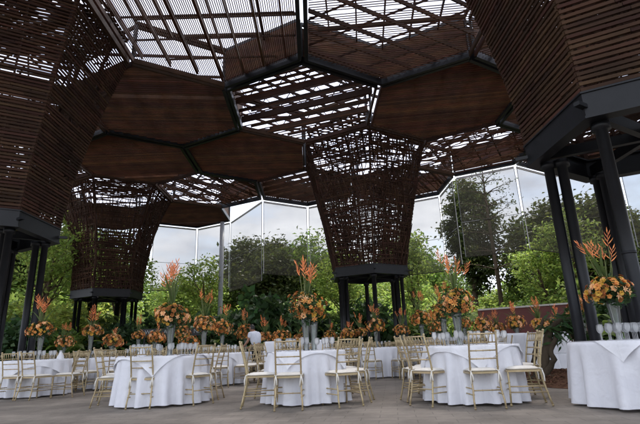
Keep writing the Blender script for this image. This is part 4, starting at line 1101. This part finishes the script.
# the bare tiered tree behind the big right screen
bt = empty('bare_tree', (at(508, 38), dep(38), 0)); tag(bt, 'slender bare tree with tiered level branches behind the large right screen', 'tree')
t = MB(); rnd = random.Random(4); Hb = 17.0; t.tube([(0, 0, 0), (.05, 0, 6), (-.05, 0, 12), (0, 0, Hb)], [.24, .19, .13, .05], 9); tips = []
for z in (7.0, 8.6, 10.2, 11.6, 12.9, 14.1, 15.2):
    for k in range(5):
        a = k * 1.257 + z + rnd.uniform(-.3, .3); l = rnd.uniform(2.2, 4.2) * (1.15 - z / 24); d = Vector((math.cos(a), math.sin(a), 0))
        pts = [Vector((0, 0, z)), Vector((0, 0, z)) + d * l * .4 + Vector((0, 0, .35)), Vector((0, 0, z)) + d * l + Vector((0, 0, .55))]; t.tube(pts, [.07, .045, .015], 6)
        for q in range(3):
            b = a + rnd.uniform(-.9, .9); p = pts[1].lerp(pts[2], rnd.random()); e = p + Vector((math.cos(b), math.sin(b), rnd.uniform(-.05, .25))) * l * .3; t.tube([p, e], [.025, .008], 5); tips.append(e)
        tips.append(pts[2])
t.build('trunk', M['bark'], bt, True)
rng = np.random.default_rng(8); q = np.repeat(np.array([tuple(p) for p in tips]), 9, 0) + rng.normal(size=(len(tips) * 9, 3)) * np.array([.35, .35, .1])
v, f = leaf_quads(q, .24, rng); obj('crown', np_mesh('crown', [(v, f, 0)], [M['leaf_olive']]), bt)

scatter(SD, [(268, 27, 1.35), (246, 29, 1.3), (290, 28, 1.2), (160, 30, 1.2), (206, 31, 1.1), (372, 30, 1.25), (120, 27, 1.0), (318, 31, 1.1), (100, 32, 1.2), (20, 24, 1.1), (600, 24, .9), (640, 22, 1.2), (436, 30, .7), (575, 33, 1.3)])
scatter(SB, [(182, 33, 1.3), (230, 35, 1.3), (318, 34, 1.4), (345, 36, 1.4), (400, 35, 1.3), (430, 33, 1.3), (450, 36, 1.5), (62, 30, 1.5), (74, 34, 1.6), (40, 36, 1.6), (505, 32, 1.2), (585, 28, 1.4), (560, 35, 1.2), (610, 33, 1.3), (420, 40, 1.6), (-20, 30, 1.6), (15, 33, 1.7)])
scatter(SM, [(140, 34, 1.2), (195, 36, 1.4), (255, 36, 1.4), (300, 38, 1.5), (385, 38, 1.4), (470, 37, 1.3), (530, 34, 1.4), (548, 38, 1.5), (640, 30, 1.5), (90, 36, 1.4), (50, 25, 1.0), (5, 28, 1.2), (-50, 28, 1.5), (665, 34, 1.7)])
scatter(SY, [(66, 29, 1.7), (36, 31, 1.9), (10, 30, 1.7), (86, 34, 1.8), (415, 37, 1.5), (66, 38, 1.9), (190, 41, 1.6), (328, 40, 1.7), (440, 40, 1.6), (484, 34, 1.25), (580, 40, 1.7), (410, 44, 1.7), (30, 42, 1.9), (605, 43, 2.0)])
scatter(BN, [(330, 29, 1.1), (352, 31, 1.0), (410, 30, 1.0), (438, 31, 1.1), (258, 25, .8), (20, 26, 1.1), (110, 26, .9), (186, 29, 1.0), (140, 28, .9), (216, 30, 1.0), (62, 24, .9), (300, 32, 1.0), (595, 19, .8), (625, 17.5, .75)])
scatter(PM, [(332, 30, .8), (95, 29, .9), (470, 33, .85), (218, 33, .85), (300, 35, 1.1), (590, 31, 1.0), (545, 29, .75), (150, 36, 1.0), (198, 37, 1.0), (530, 42, .95), (360, 44, 1.0), (120, 40, 1.1), (30, 34, 1.0)])
scatter(TB, [(62, 44, 1.1), (330, 50, 1.1), (432, 46, .85), (600, 44, 1.1), (20, 42, 1.1), (470, 54, .8), (-40, 40, 1.2), (690, 40, 1.2), (180, 43, .95), (225, 46, .95), (300, 44, .9), (395, 46, .85), (415, 42, .75), (545, 45, .95), (498, 48, .75), (90, 46, 1.2), (350, 42, .9), (575, 40, .85), (640, 36, 1.0)])
scatter(TM, [(195, 62, .95), (140, 56, 1.0), (320, 66, 1.1), (590, 56, 1.2), (85, 60, 1.1), (630, 40, 1.0), (660, 52, 1.2), (-30, 60, 1.2), (318, 46, 1.2), (565, 47, 1.1), (530, 60, 1.0), (280, 60, .9), (436, 66, 1.0), (478, 64, .95), (410, 60, 1.0), (424, 62, 1.4), (440, 56, 1.1), (408, 70, 1.5)])
scatter(TD, [(262, 46, 1.0), (290, 50, 1.08), (243, 52, .9), (620, 36, .95), (575, 50, 1.0), (163, 62, .85), (340, 58, 1.1), (274, 43, .9), (600, 60, 1.2), (645, 44, 1.1), (600, 34, .95), (20, 44, 1.2), (65, 52, 1.35), (-10, 52, 1.3), (40, 60, 1.4), (560, 44, 1.1)])

# ================================================================== WORLD, SUN, CAMERA
SUN_EL, SUN_AZ = rad(58), rad(20)           # azimuth measured from +y (ahead) towards +x
w = bpy.data.worlds.new('World'); sc.world = w; w.use_nodes = True; nt = w.node_tree; nt.nodes.clear()
out = nt.nodes.new('ShaderNodeOutputWorld'); bg = nt.nodes.new('ShaderNodeBackground'); bg.inputs['Strength'].default_value = .10
sky = nt.nodes.new('ShaderNodeTexSky'); sky.sky_type = 'NISHITA'; sky.sun_disc = False; sky.sun_elevation = SUN_EL; sky.sun_rotation = SUN_AZ; sky.dust_density = 2.0
tc = nt.nodes.new('ShaderNodeTexCoord'); mp = nt.nodes.new('ShaderNodeMapping'); mp.inputs['Scale'].default_value = (1, 1, 2.6)
nz = nt.nodes.new('ShaderNodeTexNoise'); nz.inputs['Scale'].default_value = 2.6; nz.inputs['Detail'].default_value = 9; nz.inputs['Roughness'].default_value = .58
rp = nt.nodes.new('ShaderNodeValToRGB'); rp.color_ramp.elements[0].position = .30; rp.color_ramp.elements[1].position = .52
nz2 = nt.nodes.new('ShaderNodeTexNoise'); nz2.inputs['Scale'].default_value = 4.5; nz2.inputs['Detail'].default_value = 8
rc = nt.nodes.new('ShaderNodeValToRGB'); rc.color_ramp.elements[0].position = .34; rc.color_ramp.elements[1].position = .66
rc.color_ramp.elements[0].color = (3.2, 3.45, 4.1, 1); rc.color_ramp.elements[1].color = (5.6, 5.8, 6.3, 1)
mx = nt.nodes.new('ShaderNodeMix'); mx.data_type = 'RGBA'
L = nt.links.new
L(tc.outputs['Generated'], mp.inputs['Vector']); L(mp.outputs['Vector'], nz.inputs['Vector']); L(mp.outputs['Vector'], nz2.inputs['Vector']); L(nz.outputs['Fac'], rp.inputs['Fac']); L(nz2.outputs['Fac'], rc.inputs['Fac'])
L(rp.outputs['Color'], mx.inputs['Factor']); L(sky.outputs['Color'], mx.inputs['A']); L(rc.outputs['Color'], mx.inputs['B']); L(mx.outputs['Result'], bg.inputs['Color']); L(bg.outputs['Background'], out.inputs['Surface'])

sd = bpy.data.lights.new('sun', 'SUN'); sd.energy = 1.5; sd.angle = rad(12); sd.color = (1, .95, .86)
so = bpy.data.objects.new('sun', sd); COL.objects.link(so)
dirv = Vector((math.sin(SUN_AZ) * math.cos(SUN_EL), math.cos(SUN_AZ) * math.cos(SUN_EL), math.sin(SUN_EL)))
so.rotation_euler = (-dirv).to_track_quat('-Z', 'Y').to_euler()

cd = bpy.data.cameras.new('camera'); cam = bpy.data.objects.new('camera', cd); COL.objects.link(cam); sc.camera = cam
cd.sensor_fit = 'HORIZONTAL'; cd.sensor_width = 36; cd.lens = 36 * F / 640; cd.clip_end = 2000; cd.clip_start = .05
c_, s_ = math.cos(PITCH), math.sin(PITCH); cr, sr = math.cos(ROLL), math.sin(ROLL)
X = Vector((1, 0, 0)); Up = Vector((0, -s_, c_)); Fw = Vector((0, c_, s_))
r_ = X * cr - Up * sr; u_ = X * sr + Up * cr
mw = Matrix(((r_.x, u_.x, -Fw.x, 0), (r_.y, u_.y, -Fw.y, 0), (r_.z, u_.z, -Fw.z, CH), (0, 0, 0, 1)))
cam.matrix_world = mw

vs = sc.view_settings; sc.display_settings.display_device = 'sRGB'; vs.view_transform = 'Standard'; vs.look = 'None'; vs.gamma = 1; vs.exposure = 1.88; vs.use_curve_mapping = False
sc.render.engine = 'CYCLES'
sc.cycles.max_bounces = 12; sc.cycles.diffuse_bounces = 4; sc.cycles.transparent_max_bounces = 24; sc.cycles.transmission_bounces = 6; sc.cycles.glossy_bounces = 3
sc.cycles.use_denoising = True
sc.cycles.sample_clamp_indirect = 8
